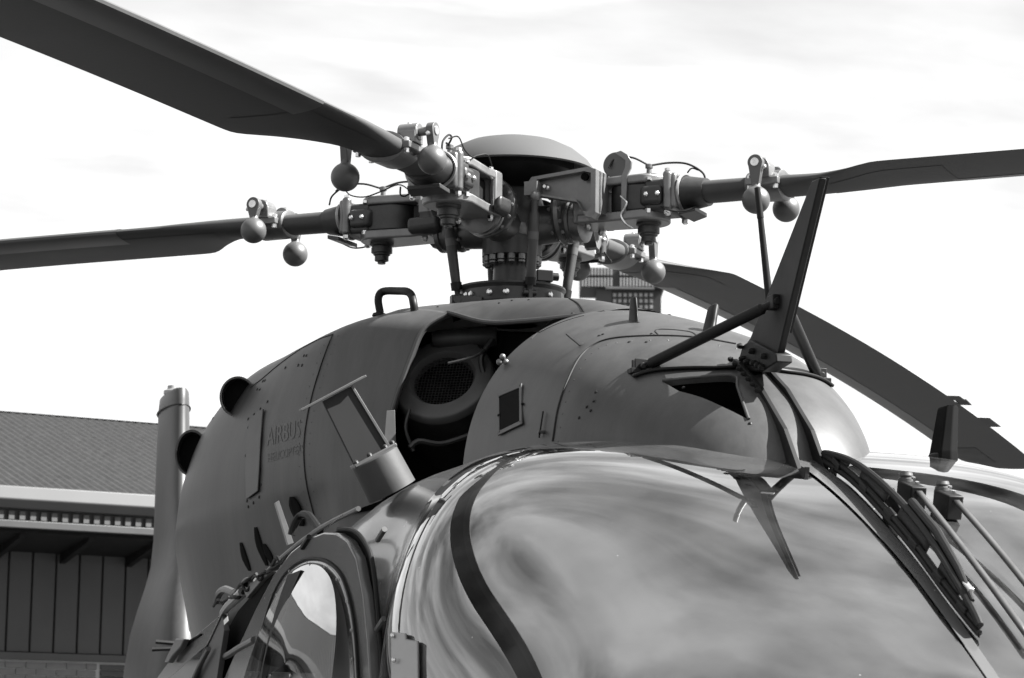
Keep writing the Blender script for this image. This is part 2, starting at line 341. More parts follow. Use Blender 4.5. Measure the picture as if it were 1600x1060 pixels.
lipx = [hit(DBV, q.x, q.y, .002) for q in crom([(1036, 596, 0), (1085, 591, 0), (1146, 589, 0), (1153, 608, 0), (1170, 656, 0)], 40)]
MB().tube(lipx, .0035, 8).build('inlet_lip', 'paint', fairing)
# joints, latches, fasteners of the fairing
def seam(name, bvh, pix, parent, r=.0035, n=80, m_='rubber'):
    p = track(bvh, pix, -.0005, n)
    if len(p) > 2: return MB().tube(p, r, 6).build(name, m_, parent)
seam('panel_joint', DBV, [(864, 690), (872, 640), (885, 600), (905, 560), (930, 538), (965, 528), (1030, 525), (1090, 528), (1150, 538)], fairing)
def dots(name, bvh, pix, parent, r=.004, m_='black', h=.002):
    mb = MB()
    for x, y in pix:
        p, n_ = hitn(bvh, x, y)
        if p is not None: mb.lathe(p-n_*.001, n_, [(0, r), (h, r), (h+.0015, r*.5)], 8)
    if mb.v: return mb.build(name, m_, parent, kind='stuff')
dots('fastener', DBV, [(931, 613), (928, 627), (923, 642), (917, 636), (905, 653), (1010, 535), (983, 535), (1068, 606), (1172, 662), (1018, 522), (1022, 524), (936, 525), (942, 523)], fairing)
seam('panel_joint', DBV, [(1030, 525), (1024, 517), (1040, 515), (1078, 519), (1092, 528)], fairing, .0022, 40)
seam('panel_joint', DBV, [(912, 490), (880, 497), (852, 510), (830, 530)], fairing, .002, 30)
rvp = []
for q in crom([(872, 690, 0), (880, 642, 0), (893, 603, 0), (913, 565, 0), (936, 545, 0), (968, 535, 0), (1030, 532, 0), (1090, 535, 0), (1150, 545, 0)], 19): rvp.append((q.x, q.y))
dots('rivet', DBV, rvp, fairing, .0026, 'letter', .0006)
# small access window on the fairing flank
wq = [(780, 617), (818, 601), (819, 664), (781, 682)]
wp = [hit(DBV, x, y, .003) for x, y in wq]
def quadframe(q, wdt):
    c = sum(q, Vector())/4; return [c+(p-c)*(1-wdt) for p in q]
inn_ = quadframe(wp, .18); fr = MB()
nn = (wp[1]-wp[0]).cross(wp[3]-wp[0]).normalized(); nn = nn if nn.dot(fw) < 0 else -nn
for i in range(4): fr.prism([wp[i], wp[(i+1) % 4], inn_[(i+1) % 4], inn_[i]], nn*.004)
acc = fr.build('access_window', 'paint', fairing, bevel=.0008)
MB().prism([p+nn*.001 for p in inn_], nn*.0015).build('access_glass', 'dark', fairing)
dots('screw', DBV, [(783, 622), (815, 605), (816, 660), (784, 676), (781, 650), (818, 632)], fairing, .0035, 'black', .006)
for pix in ([(852, 645), (846, 685)],):
    p = track(DBV, pix, .006, 6); MB().tube(p, .0022, 6).build('latch_rod', 'black', fairing)
p0 = hit(DBV, 850, 676, .004); MB().box(p0, (.012, .02, .006)).build('latch', 'dmetal', fairing, bevel=.001)
p0, n0 = hitn(DBV, 905, 541); MB().prism([p0, p0+Vector((.0, .02, .004)), p0+n0*.03-Vector((0, .018, 0))], Vector((.004, 0, .002))).build('lock_tab', 'light', fairing)
p0 = hit(DBV, 790, 568, .01); q = MB(); [q.ball(p0+rt*a*.009+up*b*.009, .008, 10, 6) for a, b in ((0, 1), (-.9, -.4), (.9, -.4))]; q.build('wing_nut', 'light', fairing)

# ---- deck round the mast and the engine cowlings
CS = {  # station: points from the top edge down (y, z), aircraft right side
    .42: [(-.285, 2.955), (-.353, 2.907), (-.388, 2.826), (-.434, 2.683), (-.453, 2.577), (-.461, 2.507), (-.46, 2.28)],
    .22: [(-.31, 2.995), (-.45, 2.947), (-.495, 2.83), (-.530, 2.68), (-.540, 2.56), (-.535, 2.46), (-.50, 2.25)],
    0.0: [(-.35, 3.022), (-.528, 2.946), (-.579, 2.79), (-.603, 2.62), (-.600, 2.51), (-.577, 2.433), (-.53, 2.22)],
    -.5: [(-.38, 3.026), (-.578, 2.950), (-.662, 2.82), (-.712, 2.66), (-.725, 2.53), (-.718, 2.42), (-.67, 2.17)],
    -1.1: [(-.40, 3.025), (-.600, 2.950), (-.728, 2.80), (-.790, 2.64), (-.812, 2.50), (-.810, 2.39), (-.74, 2.08)],
    -1.8: [(-.34, 2.97), (-.50, 2.87), (-.61, 2.75), (-.66, 2.61), (-.675, 2.49), (-.67, 2.37), (-.62, 2.08)],
    -2.6: [(-.2, 2.8), (-.31, 2.72), (-.38, 2.62), (-.42, 2.52), (-.43, 2.42), (-.43, 2.33), (-.40, 2.08)],
    -3.4: [(-.05, 2.62), (-.12, 2.59), (-.17, 2.53), (-.2, 2.46), (-.21, 2.40), (-.21, 2.34), (-.2, 2.1)]}
st = sorted(CS, reverse=True)
rows = [crom([(F, y, z) for y, z in CS[F]], 60) for F in st]
rows = [list(c) for c in zip(*[crom(col, 90) for col in zip(*rows)])]      # smooth along the length too
rows = rows                                                                # rows[i][j]: station i? (90 stations x 60)
cowl = MB().grid(rows); CBV = cowl.bvh(); COWLROWS = rows
ROLL = lambda c, d: c
cw = cowl.build('engine_cowling', 'paint', H, smooth=60, solid=.012)
c2 = MB().grid([mir(r_) for r_ in rows]); c2.build('engine_cowling', 'paint', H, smooth=60, solid=.012)
# rolled lip at the front of the cowling
MB().tube([r_ for r_ in rows[0]], .006, 8).build('cowling_lip', 'paint', cw)
top = [r_[0] for r_ in rows]                                               # top edge of the cowling, runs aft
edge = crom([(1.24, -.085, 2.835), (1.0, -.105, 2.862), (.75, -.15, 2.888), (.55, -.21, 2.912), (.42, -.285, 2.955)], 26)
left = edge[:-1]+top
def crown(F): return interp([-3.4, -2.6, -1.8, -1.1, -.5, 0, .4, .8, 1.24], [2.63, 2.83, 3.0, 3.06, 3.062, 3.05, 3.012, 2.945, 2.85], F)
drows = []
for p in left:
    ro = []
    for k in range(25):
        s_ = -1+2*k/24; zc = crown(p.x); a = abs(s_)
        ro.append(Vector((p.x, -s_*p.y if False else s_*abs(p.y), p.z+(max(zc, p.z+.002)-p.z)*(1-a**2.4))))
    drows.append(ro)
dk = MB().grid(drows); DKBV = dk.bvh(); deck = dk.build('roof_deck', 'paint', H, smooth=60)
MB().tube(edge+[edge[-1]+Vector((-.02, 0, 0))], .007, 8).build('deck_edge', 'paint', deck)
MB().tube(mir(edge), .007, 8).build('deck_edge', 'paint', deck)
seam('panel_joint', DKBV, [(888, 466), (902, 474), (909, 482), (913, 489)], deck, .003, 20)
dots('fastener', DKBV, [(684, 480), (640, 497), (780, 474), (800, 470), (826, 469), (894, 490)], deck, .004)
# grab handle
hp = [P(594, 489, x=.02), P(591, 470, x=.02), P(594, 459, x=.02), P(603, 455, x=.03), P(622, 455, x=.1), P(636, 456, x=.16), P(643, 462, x=.18), P(646, 474, x=.2), P(648, 489, x=.2)]
hd = MB().tube(crom(hp, 40), .0115, 12).build('grab_handle', 'black', deck)
for q in (hp[0], hp[-1]): MB().lathe(q-Vector((0, 0, .012)), (0, .1, 1), [(0, .024), (.008, .022), (.012, .013)], 16).build('handle_foot', 'black', deck)

# cowling details
seam('panel_joint', CBV, [(520, 523), (505, 562), (490, 610), (479, 660), (475, 705), (479, 755), (492, 810), (510, 880)], cw)
seam('panel_joint', CBV, [(520, 523), (500, 530), (475, 543), (455, 556), (430, 575), (410, 592), (392, 606)], cw, .003)
dots('fastener', CBV, [(475, 556), (479, 556), (466, 571), (472, 571), (446, 575), (411, 596), (414, 595), (402, 609), (406, 609), (418, 628), (397, 648), (388, 668), (384, 712), (385, 748), (386, 783), (388, 792), (396, 786), (405, 777), (407, 700), (408, 758), (407, 639), (388, 655), (333, 654), (349, 625)], cw, .005)
rvp = []
for pth in ([(528, 525, 0), (513, 564, 0), (498, 612, 0), (487, 660, 0), (483, 705, 0), (487, 755, 0), (500, 810, 0)], [(512, 527, 0), (497, 562, 0), (482, 610, 0), (471, 660, 0), (467, 705, 0), (471, 755, 0), (484, 810, 0)]):
    for q in crom(pth, 17): rvp.append((q.x, q.y))
dots('rivet', CBV, rvp, cw, .0028, 'letter', .0006)
ap = [(393, 655), (414, 640), (410, 690), (408, 735), (406, 768), (388, 781), (387, 740), (388, 695)]
pp = [hit(CBV, x, y, .003) for x, y in ap]
_, nap = hitn(CBV, 400, 710); MB().prism(pp, nap*.005).build('access_panel', 'letter', cw, bevel=.0015, smooth=20)
def scoop(px, py, rx, rz, name):
    p, n_ = hitn(CBV, px, py); ax_ = Vector((.93, -.30, -.02)).normalized()
    u_ = Vector((0, 0, 1)); u_ = (u_-ax_*u_.dot(ax_)).normalized(); w_ = ax_.cross(u_); c = p
    prof = [(-.22, .55), (-.08, .95), (.02, 1.0), (.035, 1.03), (.035, .93), (.0, .88), (-.18, .8)]
    rws = [[c+ax_*h+u_*(rz*k*math.cos(a))+w_*(rx*k*math.sin(a)) for a in frange(0, 2*math.pi, 37)[:-1]] for h, k in prof]
    o = MB().grid(rws, True).build(name, 'paint', cw, smooth=50)
    MB().add(rws[-2], [tuple(range(36))]).build('scoop_interior', 'dark', o)
scoop(374, 622, .055, .062, 'air_scoop'); scoop(298, 708, .052, .074, 'air_scoop')
# black cooling slots low on the cowling
for pix in ([(377, 848), (383, 872), (391, 892)], [(400, 824), (406, 852), (418, 884)], [(413, 850), (420, 866), (427, 882)], [(458, 776), (464, 795), (474, 822)]):
    a = track(CBV, pix, .003, 14); wd_ = .034 if pix[0][0] > 450 else .021
    if len(a) > 3:
        rws = [[p+Vector((-.5, -.86, 0)).normalized()*0+Vector((.8, .5, 0)).normalized()*(wd_*s_*math.sin(math.pi*(.12+.76*i/(len(a)-1)))) for s_ in (-1, -.5, 0, .5, 1)] for i, p in enumerate(a)]
        q_ = []
        for r_ in rws:
            rr = []
            for p in r_:
                l_, n_, _, _ = CBV.find_nearest(p); n_ = n_ if n_.y < 0 else -n_; rr.append(l_+n_*.003)
            q_.append(rr)
        MB().grid(q_).build('cooling_slot', 'dark', cw, solid=.003)
# faded lettering, wrapped on the cowling
def lettering(txt, px0, py0, dx, dy, sz, hs):
    cu = bpy.data.curves.new('lettering', 'FONT'); cu.body = txt; cu.size = 1; cu.resolution_u = 3
    to = bpy.data.objects.new('lettering', cu); COL.objects.link(to); dg = bpy.context.evaluated_depsgraph_get()
    me = bpy.data.meshes.new_from_object(to.evaluated_get(dg)); bpy.data.objects.remove(to)
    import bmesh
    b = bmesh.new(); b.from_mesh(me); bmesh.ops.subdivide_edges(b, edges=[e for e in b.edges if e.calc_length() > .15], cuts=3, use_grid_fill=False)
    bmesh.ops.triangulate(b, faces=b.faces)
    for v in b.verts:
        h = hit(CBV, px0+v.co.x*dx[0]+v.co.y*dy[0], py0+v.co.x*dx[1]+v.co.y*dy[1], .0012)
        if h is not None: v.co = h
    b.to_mesh(me); b.free(); me.materials.append(M['letter']); o = bpy.data.objects.new('lettering', me); COL.objects.link(o); o.parent = cw
lettering('AIRBUS', 417, 697, (16.2, -4.4), (1.5, -40), 1, 1)
lettering('HELICOPTERS', 418, 723, (9.2, -2.6), (1, -20), 1, 1)

# ---- engine air intake between fairing and cowling
INT = []
back_ = MB().grid([[Vector((1.19, y, z)) for y, z in ((-.40, 2.42), (-.41, 2.5), (-.36, 2.62), (-.29, 2.74), (-.2, 2.82), (-.1, 2.84))], [Vector((.9, y+.14, z)) for y, z in ((-.40, 2.42), (-.41, 2.5), (-.36, 2.62), (-.29, 2.74), (-.2, 2.82), (-.1, 2.84))], [Vector((.3, -.14, z)) for z in (2.38, 2.5, 2.62, 2.74, 2.84, 2.93)], [Vector((.12, -.5, z)) for z in (2.38, 2.5, 2.62, 2.74, 2.84, 2.93)]])
it = back_.build('intake_wall', 'dark', H, smooth=60)
MB().grid([[Vector((1.2, -.42, 2.44)), Vector((1.2, 0, 2.44))], [Vector((.1, -.55, 2.40)), Vector((.1, 0, 2.40))]]).build('intake_floor', 'dark', it)
rc = P(692, 592, x=.37); ra = Vector((.74, -.42, .50)).normalized()
def ring(mb, c, a, prof, n=48, t0=0, t1=2*math.pi):
    u, w = mb.frame(a); return mb.grid([[c+a*h+u*(r_*math.cos(x))+w*(r_*math.sin(x)) for x in frange(t0, t1, n)] for h, r_ in prof])
MB_ = ring(MB(), rc, ra, [(-.03, .082), (-.005, .086), (.006, .094), (.006, .134), (.0, .141), (-.02, .144)]); MB_.build('intake_ring', 'ball', it, smooth=50)
ring(MB(), rc-ra*.02, ra, [(0, .143), (-.12, .15), (-.25, .145)]).build('intake_duct', 'dmetal', it, smooth=50)
u_, w_ = MB().frame(ra); wires = MB()
for k in range(-9, 10):
    d_ = k*.0092; hl = math.sqrt(max(0, .086**2-d_**2))
    for a_, b_ in ((u_, w_), (w_, u_)):
        pts = [rc+a_*d_+b_*x-ra*(.012+.35*(.01-(d_*d_+x*x))) for x in frange(-hl, hl, 9)]
        wires.tube(pts, .0011, 4, False)
wires.build('wire_screen', 'mesh', it, kind='stuff')
MB().lathe(rc-ra*.05, -ra, [(0, .1), (.1, .09)], 30).build('intake_throat', 'dark', it)
bx = MB(); a_ = P(674, 531, x=.30); b_ = P(779, 526, x=.36)
bx.lathe(a_, b_-a_, [(0, .012), (.004, .022), (.02, .026), ((b_-a_).length*.9, .031), ((b_-a_).length*.98, .027), ((b_-a_).length, .015)], 20).build('drain_box', 'paint', it, smooth=50)
MB().tube(crom([P(700, 568, x=.5), P(725, 562, x=.5), P(745, 556, x=.48), P(757, 547, x=.42)], 16), .0042, 8).build('drain_pipe', 'light', it)
for pth, rr, mm in ((((640, 700), (655, 690), (690, 694), (735, 680)), .009, 'dmetal'), (((760, 600), (752, 560), (770, 530)), .008, 'dmetal'), (((640, 640), (634, 670), (646, 705)), .005, 'dmetal')):
    MB().tube(crom([P(x, y, x=.42) for x, y in pth], 20), rr, 8).build('intake_pipe', mm, it)
br = [P(604, 642, x=.55), P(617, 641, x=.55), P(619, 700, x=.55), P(599, 700, x=.55)]
MB().prism(br, (-.02, .004, 0)).build('bracket', 'ball', it, bevel=.001)

# ---- mast, swashplate, pitch links
mast = MB().lathe((0, 0, 3.0), (0, 0, 1), [(0, .075), (.05, .075), (.06, .057), (.19, .054), (.195, .06), (.2, .088), (.255, .088), (.258, .08), (.27, .082), (.31, .1), (.36, .09), (.44, .07)], 48).build('rotor_mast', 'dmetal', H, smooth=40)
for k in range(16):
    a = 2*math.pi*(k+.3)/16; c = Vector((.076*math.cos(a), .076*math.sin(a), 3.172))
    MB().lathe(c, (0, 0, 1), [(0, .006), (.003, .0105), (.008, .011), (.010, .008), (.012, .0115), (.027, .0115), (.029, .009)], 10).build('mast_bolt', 'metal', mast)
sw = MB().lathe((0, 0, 3.0), (0, 0, 1), [(0, .17), (.045, .17), (.052, .158), (.09, .153), (.1, .16), (.106, .158), (.108, .12), (.11, .07)], 64).build('swashplate', 'dmetal', H, smooth=40)
swb = MB()
for a in (-95, -70, -62, -38, -20, 0, 30):
    c = Vector((.156*math.cos(R(a)), .156*math.sin(R(a)), 3.072)); swb.lathe(c-Vector((math.cos(R(a)), math.sin(R(a)), 0))*.002, (math.cos(R(a)), math.sin(R(a)), 0), [(0, .009), (.008, .009), (.011, .005)], 10)
swb.build('ring_bolt', 'steel', sw, kind='stuff')
AZ = [-38.99, 51.01, 141.01, -128.99]              # front right, front left, rear left, rear right
def loc(az, s, c, z): a = R(az); return Vector((s*math.cos(a)-c*math.sin(a), s*math.sin(a)+c*math.cos(a), z))
for az in AZ:
    tp = loc(az, .14, -.15, 3.345); bt = Vector((tp.x*.80, tp.y*.80, 3.07)); d_ = (tp-bt); l_ = d_.length
    pk = MB().lathe(bt, d_, [(0, .008), (.02, .008), (.028, .0135), (.07, .0145), (l_-.09, .0165), (l_-.06, .0165), (l_-.04, .01), (l_-.01, .01)], 14).build('pitch_link', 'paint', H)
    for h in (.55, .08): MB().lathe(bt+d_*h, d_, [(0, .0165), (.022, .0168)], 14, False).build('link_band', 'black' if h < .3 else 'ball', pk)
    MB().ball(tp, .016, 12, 8).build('rod_end', 'light', pk)
    o_ = Vector((tp.x, tp.y, 0)).normalized(); q_ = Vector((-o_.y, o_.x, 0))
    MB().box(bt-o_*.012+Vector((0, 0, -.01)), (.045, .012, .04), Matrix.Rotation(math.atan2(o_.y, o_.x), 3, 'Z')).cyl(bt-q_*.02, bt+q_*.02, .009).build('link_clevis', 'dmetal', sw, bevel=.002)
# scissor lever and its bracket
q = P(850, 432, x=-.1); MB().box(q, (.03, .05, .035)).cyl(q+Vector((0, .01, 0)), q+Vector((0, .045, 0)), .012).box(q+Vector((0, .012, -.03)), (.02, .012, .07)).build('scissor_lever', 'black', sw, bevel=.003)
for px_ in ((712, 468), (740, 466)):
    q = P(*px_, x=.12)
q0 = P(712, 470, x=.1); MB().box(q0+Vector((0, .03, 0)), (.03, .09, .03)).cyl(q0-Vector((.02, 0, 0)), q0+Vector((.02, 0, 0)), .013).build('lever_bracket', 'dmetal', sw, bevel=.003)

# ---- rotor hub: star-shaped body, four identical arms in a local frame (s along the blade, c towards the leading edge)
hub = MB().lathe((0, 0, 3.255), (0, 0, 1), [(0, .083), (.02, .092), (.06, .088), (.11, .075), (.15, .07), (.19, .06)], 48).build('rotor_hub', 'metal', H, smooth=50)
capz = 3.455
cp = MB().lathe((0, 0, 0), (0, 0, 1), [(capz-.004, .236), (capz, .242), (capz+.004, .24), (capz+.03, .222), (capz+.06, .185), (capz+.082, .14), (capz+.096, .085), (capz+.102, .03), (capz+.1025, .002)], 72, False)
cp.lathe((0, 0, 0), (0, 0, 1), [(capz-.004, .236), (capz+.02, .22), (capz+.05, .18), (capz+.08, .1), (capz+.085, .002)], 72, False)
cp.build('hub_cap', 'cap', hub, smooth=50)
MB().lathe((0, 0, 3.40), (0, 0, 1), [(0, .1), (.03, .16), (.05, .18), (.08, .18)], 48).build('cap_support', 'black', hub, smooth=40)
def stad(c0, c1, r_, n=10):                        # 2-D stadium outline
    (x0, y0), (x1, y1) = c0, c1; a = math.atan2(y1-y0, x1-x0); o = []
    for i in range(n+1): t_ = a-HP+math.pi*i/n; o.append((x1+r_*math.cos(t_), y1+r_*math.sin(t_)))
    for i in range(n+1): t_ = a+HP+math.pi*i/n; o.append((x0+r_*math.cos(t_), y0+r_*math.sin(t_)))
    return o
proto = {}
def part(name, mb, m_, **k): proto.setdefault(name, []).append((mb, m_, k))
# arm tube
a_ = MB().lathe((0, 0, 3.288), (1, 0, .02), [(0, .062), (.08, .058), (.15, .055), (.185, .056), (.19, .062), (.2, .062), (.202, .057), (.215, .057), (.217, .063), (.23, .063), (.235, .05)], 36); part('hub_arm', a_, 'metal', smooth=40)
a_ = MB().lathe((.168, 0, 3.318), (1, 0, 0), [(-.012, .07), (-.012, .082), (.0, .09), (.012, .088), (.014, .07)], 40); part('bolt_flange', a_, 'metal', smooth=40)
a_ = MB()
for k in range(14):
    t_ = 2*math.pi*k/14; a_.lathe((.155, .08*math.cos(t_), 3.318+.08*math.sin(t_)), (-1, 0, 0), [(0, .0062), (.006, .0062), (.009, .003)], 8)
    a_.lathe((.182, .08*math.cos(t_), 3.318+.08*math.sin(t_)), (1, 0, 0), [(-.004, .0062), (.004, .0062), (.006, .003)], 8)
part('flange_bolts', a_, 'light', kind='stuff')
# fork: two prongs, back wall
top_o = [(.235, -.07), (.3, -.062)]+stad((.41, 0), (.41, .0001), .074, 12)[:0]+[(.41+.078*math.cos(a), .078*math.sin(a)) for a in frange(-1.25, 1.25, 14)]+[(.3, .062), (.235, .07)]; bot_o = [(x+(.004 if x > .4 else 0), y*1.06) for x, y in top_o]
a_ = MB().prism([(x, y, 3.378) for x, y in top_o], (0, 0, .026)).prism([(x, y, 3.272) for x, y in bot_o], (0, 0, .027))
a_.box((.243, 0, 3.338), (.046, .138, .13))
for sgn in (-1, 1):                                # fillet webs at the root of the prongs
    a_.prism([(.262, sgn*.063, 3.384), (.312, sgn*.063, 3.384), (.27, sgn*.063, 3.372), (.267, sgn*.063, 3.33), (.27, sgn*.063, 3.303), (.312, sgn*.063, 3.29), (.262, sgn*.063, 3.29)], (0, -sgn*.012, 0))
part('hub_fork', a_, 'light', bevel=.008)
# pin with nuts below and cap above
a_ = MB().lathe((.43, 0, 3.285), (0, 0, -1), [(0, .036), (.02, .036), (.024, .03), (.026, .03)], 24).lathe((.43, 0, 3.262), (0, 0, -1), [(0, .026), (.004, .032), (.02, .032), (.022, .026), (.026, .026), (.03, .021), (.044, .021), (.047, .012), (.053, .012)], 12)
part('pin_nut', a_, 'dmetal')
a_ = MB().lathe((.43, 0, 3.402), (0, 0, 1), [(0, .036), (.006, .036), (.012, .028), (.014, .008), (.03, .007), (.032, .011), (.042, .011), (.045, .004)], 24); part('pin_cap', a_, 'metal')
a_ = MB().prism([(x, y, 3.3) for x, y in stad((.385, 0), (.43, 0), .066, 14)], (0, 0, .077)); part('elastomer_bearing', a_, 'dmetal', bevel=.004)
a_ = MB().box((.285, 0, 3.338), (.05, .07, .07)); part('bearing_stop', a_, 'black', bevel=.004)
# blade root block and clamp
a_ = MB().box((.478, 0, 3.339), (.074, .14, .092)).prism([(.44, -.085, 3.31), (.5, -.085, 3.31), (.5, .085, 3.31), (.44, .085, 3.31), (.42, .05, 3.31), (.42, -.05, 3.31)], (0, 0, .055)).box((.5, .05, 3.341), (.05, .03, .06)).box((.5, -.05, 3.341), (.05, .03, .06)); part('root_block', a_, 'dmetal', bevel=.011)
a_ = MB().box((.528, 0, 3.347), (.026, .15, .104)).cyl((.515, .07, 3.29), (.515, .07, 3.405), .014).cyl((.515, -.07, 3.29), (.515, -.07, 3.405), .014); part('root_clamp', a_, 'metal', bevel=.009)
a_ = MB()
for c_ in (-.07, .07):
    a_.lathe((.515, c_, 3.405), (0, 0, 1), [(0, .009), (.007, .009), (.009, .004)], 6).lathe((.515, c_, 3.29), (0, 0, -1), [(0, .010), (.01, .010), (.014, .005)], 6)
    a_.lathe((.455, c_*.95, 3.384), (0, 0, 1), [(0, .008), (.008, .008)], 6).lathe((.455, c_*.95, 3.3), (0, 0, -1), [(0, .009), (.012, .009)], 6)
part('clamp_bolts', a_, 'steel', kind='stuff')
a_ = MB().prism([(.545, -.06, 3.29), (.59, -.05, 3.30), (.59, .05, 3.30), (.545, .06, 3.29)], (0, 0, -.012)); part('droop_stop', a_, 'dmetal', bevel=.002)
a_ = MB().lathe((.536, 0, 3.35), (1, 0, 0), [(0, .05), (.0, .066), (.03, .06), (.075, .05)], 32); a_.v = [(x, y*1.12, 3.35+(z-3.35)*.78) for x, y, z in a_.v]; part('root_cuff', a_, 'dmetal', smooth=40)
a_ = MB().tube([(.545+.003*math.sin(t_), .076*math.cos(t_), 3.35+.055*math.sin(t_)) for t_ in frange(0, 2*math.pi, 40)], .005, 6, False); part('cuff_seal', a_, 'trim')
a_ = MB()
for x_ in (.455, .49):
    for sg in (-1, 1):
        a_.lathe((x_, sg*.085, 3.338), (0, sg, 0), [(0, .008), (.006, .008), (.01, .004)], 6)
        a_.lathe((.262, sg*.05, 3.404), (0, 0, 1), [(0, .008), (.007, .008), (.010, .004)], 6)
        a_.lathe((.262, sg*.05, 3.272), (0, 0, -1), [(0, .009), (.01, .009), (.016, .005)], 6)
part('block_bolts', a_, 'steel', kind='stuff')
a_ = MB().tube(crom([(.3, .07, 3.408), (.34, .075, 3.43), (.4, .07, 3.415), (.45, .08, 3.4), (.5, .08, 3.41), (.53, .075, 3.44), (.56, .06, 3.43)], 30), .0022, 6).tube(crom([(.5, -.085, 3.3), (.53, -.088, 3.285), (.57, -.08, 3.282), (.6, -.065, 3.295)], 16), .0025, 6); part('safety_wire', a_, 'rubber', kind='stuff')
a_ = MB().prism([(.245, -.04, 3.404), (.31, -.03, 3.404), (.31, .03, 3.404), (.245, .04, 3.404)], (0, 0, .006)); part('lock_plate', a_, 'metal', bevel=.001)
a_ = MB().prism([(.20, .062, 3.27), (.30, .074, 3.27), (.30, .1, 3.285), (.20, .09, 3.29)], (0, 0, .04)); part('damper_lug', a_, 'dmetal', bevel=.012)
# pitch horn on the trailing side: a triangular frame plate with a hole
ho = [(.112, 3.352), (.112, 3.385), (.125, 3.402), (.30, 3.418), (.325, 3.41), (.325, 3.285), (.312, 3.27), (.295, 3.275), (.27, 3.318), (.15, 3.345)]
hi = [(.172, 3.384), (.265, 3.396), (.275, 3.388), (.268, 3.352), (.272, 3.335), (.262, 3.328), (.180, 3.354)]
a_ = MB().prism([(s_, -.118, z) for s_, z in ho], (0, .012, 0))
for i in range(len(ho)):                            # raised rim round the plate
    p_, q_ = ho[i], ho[(i+1) % len(ho)]; cx_, cz_ = .23, 3.36
    ii = lambda p: (p[0]+(cx_-p[0])*.16, p[1]+(cz_-p[1])*.2)
    a_.prism([(p_[0], -.112, p_[1]), (q_[0], -.112, q_[1]), (ii(q_)[0], -.112, ii(q_)[1]), (ii(p_)[0], -.112, ii(p_)[1])], (0, -.034, 0))
a_.box((.128, -.135, 3.367), (.04, .05, .04)).box((.31, -.085, 3.35), (.03, .07, .12)); part('pitch_horn', a_, 'light', bevel=.005)
a_ = MB().cyl((.287, -.139, 3.392), (.287, -.13, 3.392), .011); part('horn_hole', a_, 'dark')
a_ = MB().lathe((.165, -.119, 3.372), (0, -1, 0), [(0, .009), (.012, .009), (.016, .005), (.026, .005)], 8); part('horn_bolt', a_, 'steel')
# bonding lead from the pin cap to the blade root
a_ = MB().tube(crom([(.44, 0, 3.442), (.48, .03, 3.452), (.53, .045, 3.448), (.575, .05, 3.42), (.585, .052, 3.39)], 24), .003, 8)
a_.tube(crom([(.43, 0, 3.442), (.39, -.03, 3.462), (.345, -.045, 3.46), (.33, -.06, 3.43)], 20), .003, 8); part('bonding_lead', a_, 'rubber')
def place(parent, az, names):
    a = R(az); rot = Matrix.Rotation(a, 4, 'Z')
    for nme in names:
        for item in proto[nme]:
            mb, m_, k = item
            key = id(mb)
            if key not in made:
                o = mb.build(nme, m_, parent, **k); made[key] = o
            else:
                o = made[key].copy(); COL.objects.link(o); o.parent = parent
            o.rotation_euler = (0, 0, a)
made = {}
for az in AZ: place(hub, az, list(proto))
# locking tool on the front left arm: a disc and a hook strap
q = loc(51, .345, -.03, 3.41)
MB().cyl(q+loc(51, 0, -.02, .03), q+loc(51, 0, .0, .03), .038, n=28).build('lock_disc', 'ball', hub, bevel=.002)
hk = [(.352, 3.47), (.372, 3.475), (.392, 3.462), (.405, 3.44), (.403, 3.42), (.392, 3.40), (.388, 3.29), (.374, 3.29), (.374, 3.40), (.385, 3.425), (.386, 3.445), (.374, 3.455)]
MB().prism([loc(51, s_, -.066, z) for s_, z in hk], loc(51, 0, -.008, 0)).build('lock_strap', 'light', hub, bevel=.001)
MB().tube(crom([loc(51, .375, -.08, 3.34), loc(51, .395, -.085, 3.32), loc(51, .39, -.085, 3.305), loc(51, .376, -.08, 3.285), loc(51, .39, -.08, 3.26), loc(51, .41, -.07, 3.245)], 20), .003, 8).build('lock_wire', 'steel', hub)

# ---- main rotor blades
BS = [.545, .62, .72, .86, .95, 1.02, 1.08, 1.14, 1.18, 1.24, 1.5, 2.0, 2.6, 3.2, 3.8, 4.4, 5.0, 5.25, 5.38, 5.46, 5.5]
BL = [.048, .052, .056, .066, .074, .08, .084, .085, .085, .085, .085, .085, .085, .085, .085, .085, .085, .08, .05, .0, -.08]
BT = [-.048, -.052, -.056, -.066, -.088, -.135, -.185, -.24, -.262, -.265, -.265, -.265, -.265, -.265, -.265, -.265, -.265, -.265, -.265, -.262, -.255]
BH = [.062, .062, .06, .058, .054, .05, .046, .042, .04, .039, .037, .036, .035, .034, .034, .033, .032, .03, .026, .02, .01]
def bz(s): return 3.35-(.0125*(s-1.5)**2 if s > 1.5 else 0)
def bsec(s, grow=0, n=36):
    l_, t_, h = interp(BS, BL, s), interp(BS, BT, s), interp(BS, BH, s); mix = min(1, max(0, (s-.8)/.34)); pit = R(2.6)*mix; o = []
    for i in range(n):
        a = 2*math.pi*i/n; ca, sa = math.cos(a), math.sin(a)
        xe = (l_+t_)/2+(l_-t_)/2*ca; ze = h/2*(abs(sa)**.75)*(1 if sa >= 0 else -1)
        x = (1-ca)/2; th_ = 5*(.2969*math.sqrt(max(x, 0))-.126*x-.3516*x*x+.2843*x**3-.1036*x**4); za_ = h*th_*(1 if sa >= 0 else -1)*1.0
        c = xe; z = ze*(1-mix)+za_*mix
        if grow: z += grow*(1 if sa >= 0 else -1); c += grow*ca
        o.append(Vector((s, c*math.cos(pit)-z*math.sin(pit), bz(s)+c*math.sin(pit)+z*math.cos(pit))))
    return o
ss = frange(.545, 1.3, 34)+frange(1.35, 5.2, 50)+frange(5.25, 5.5, 14)
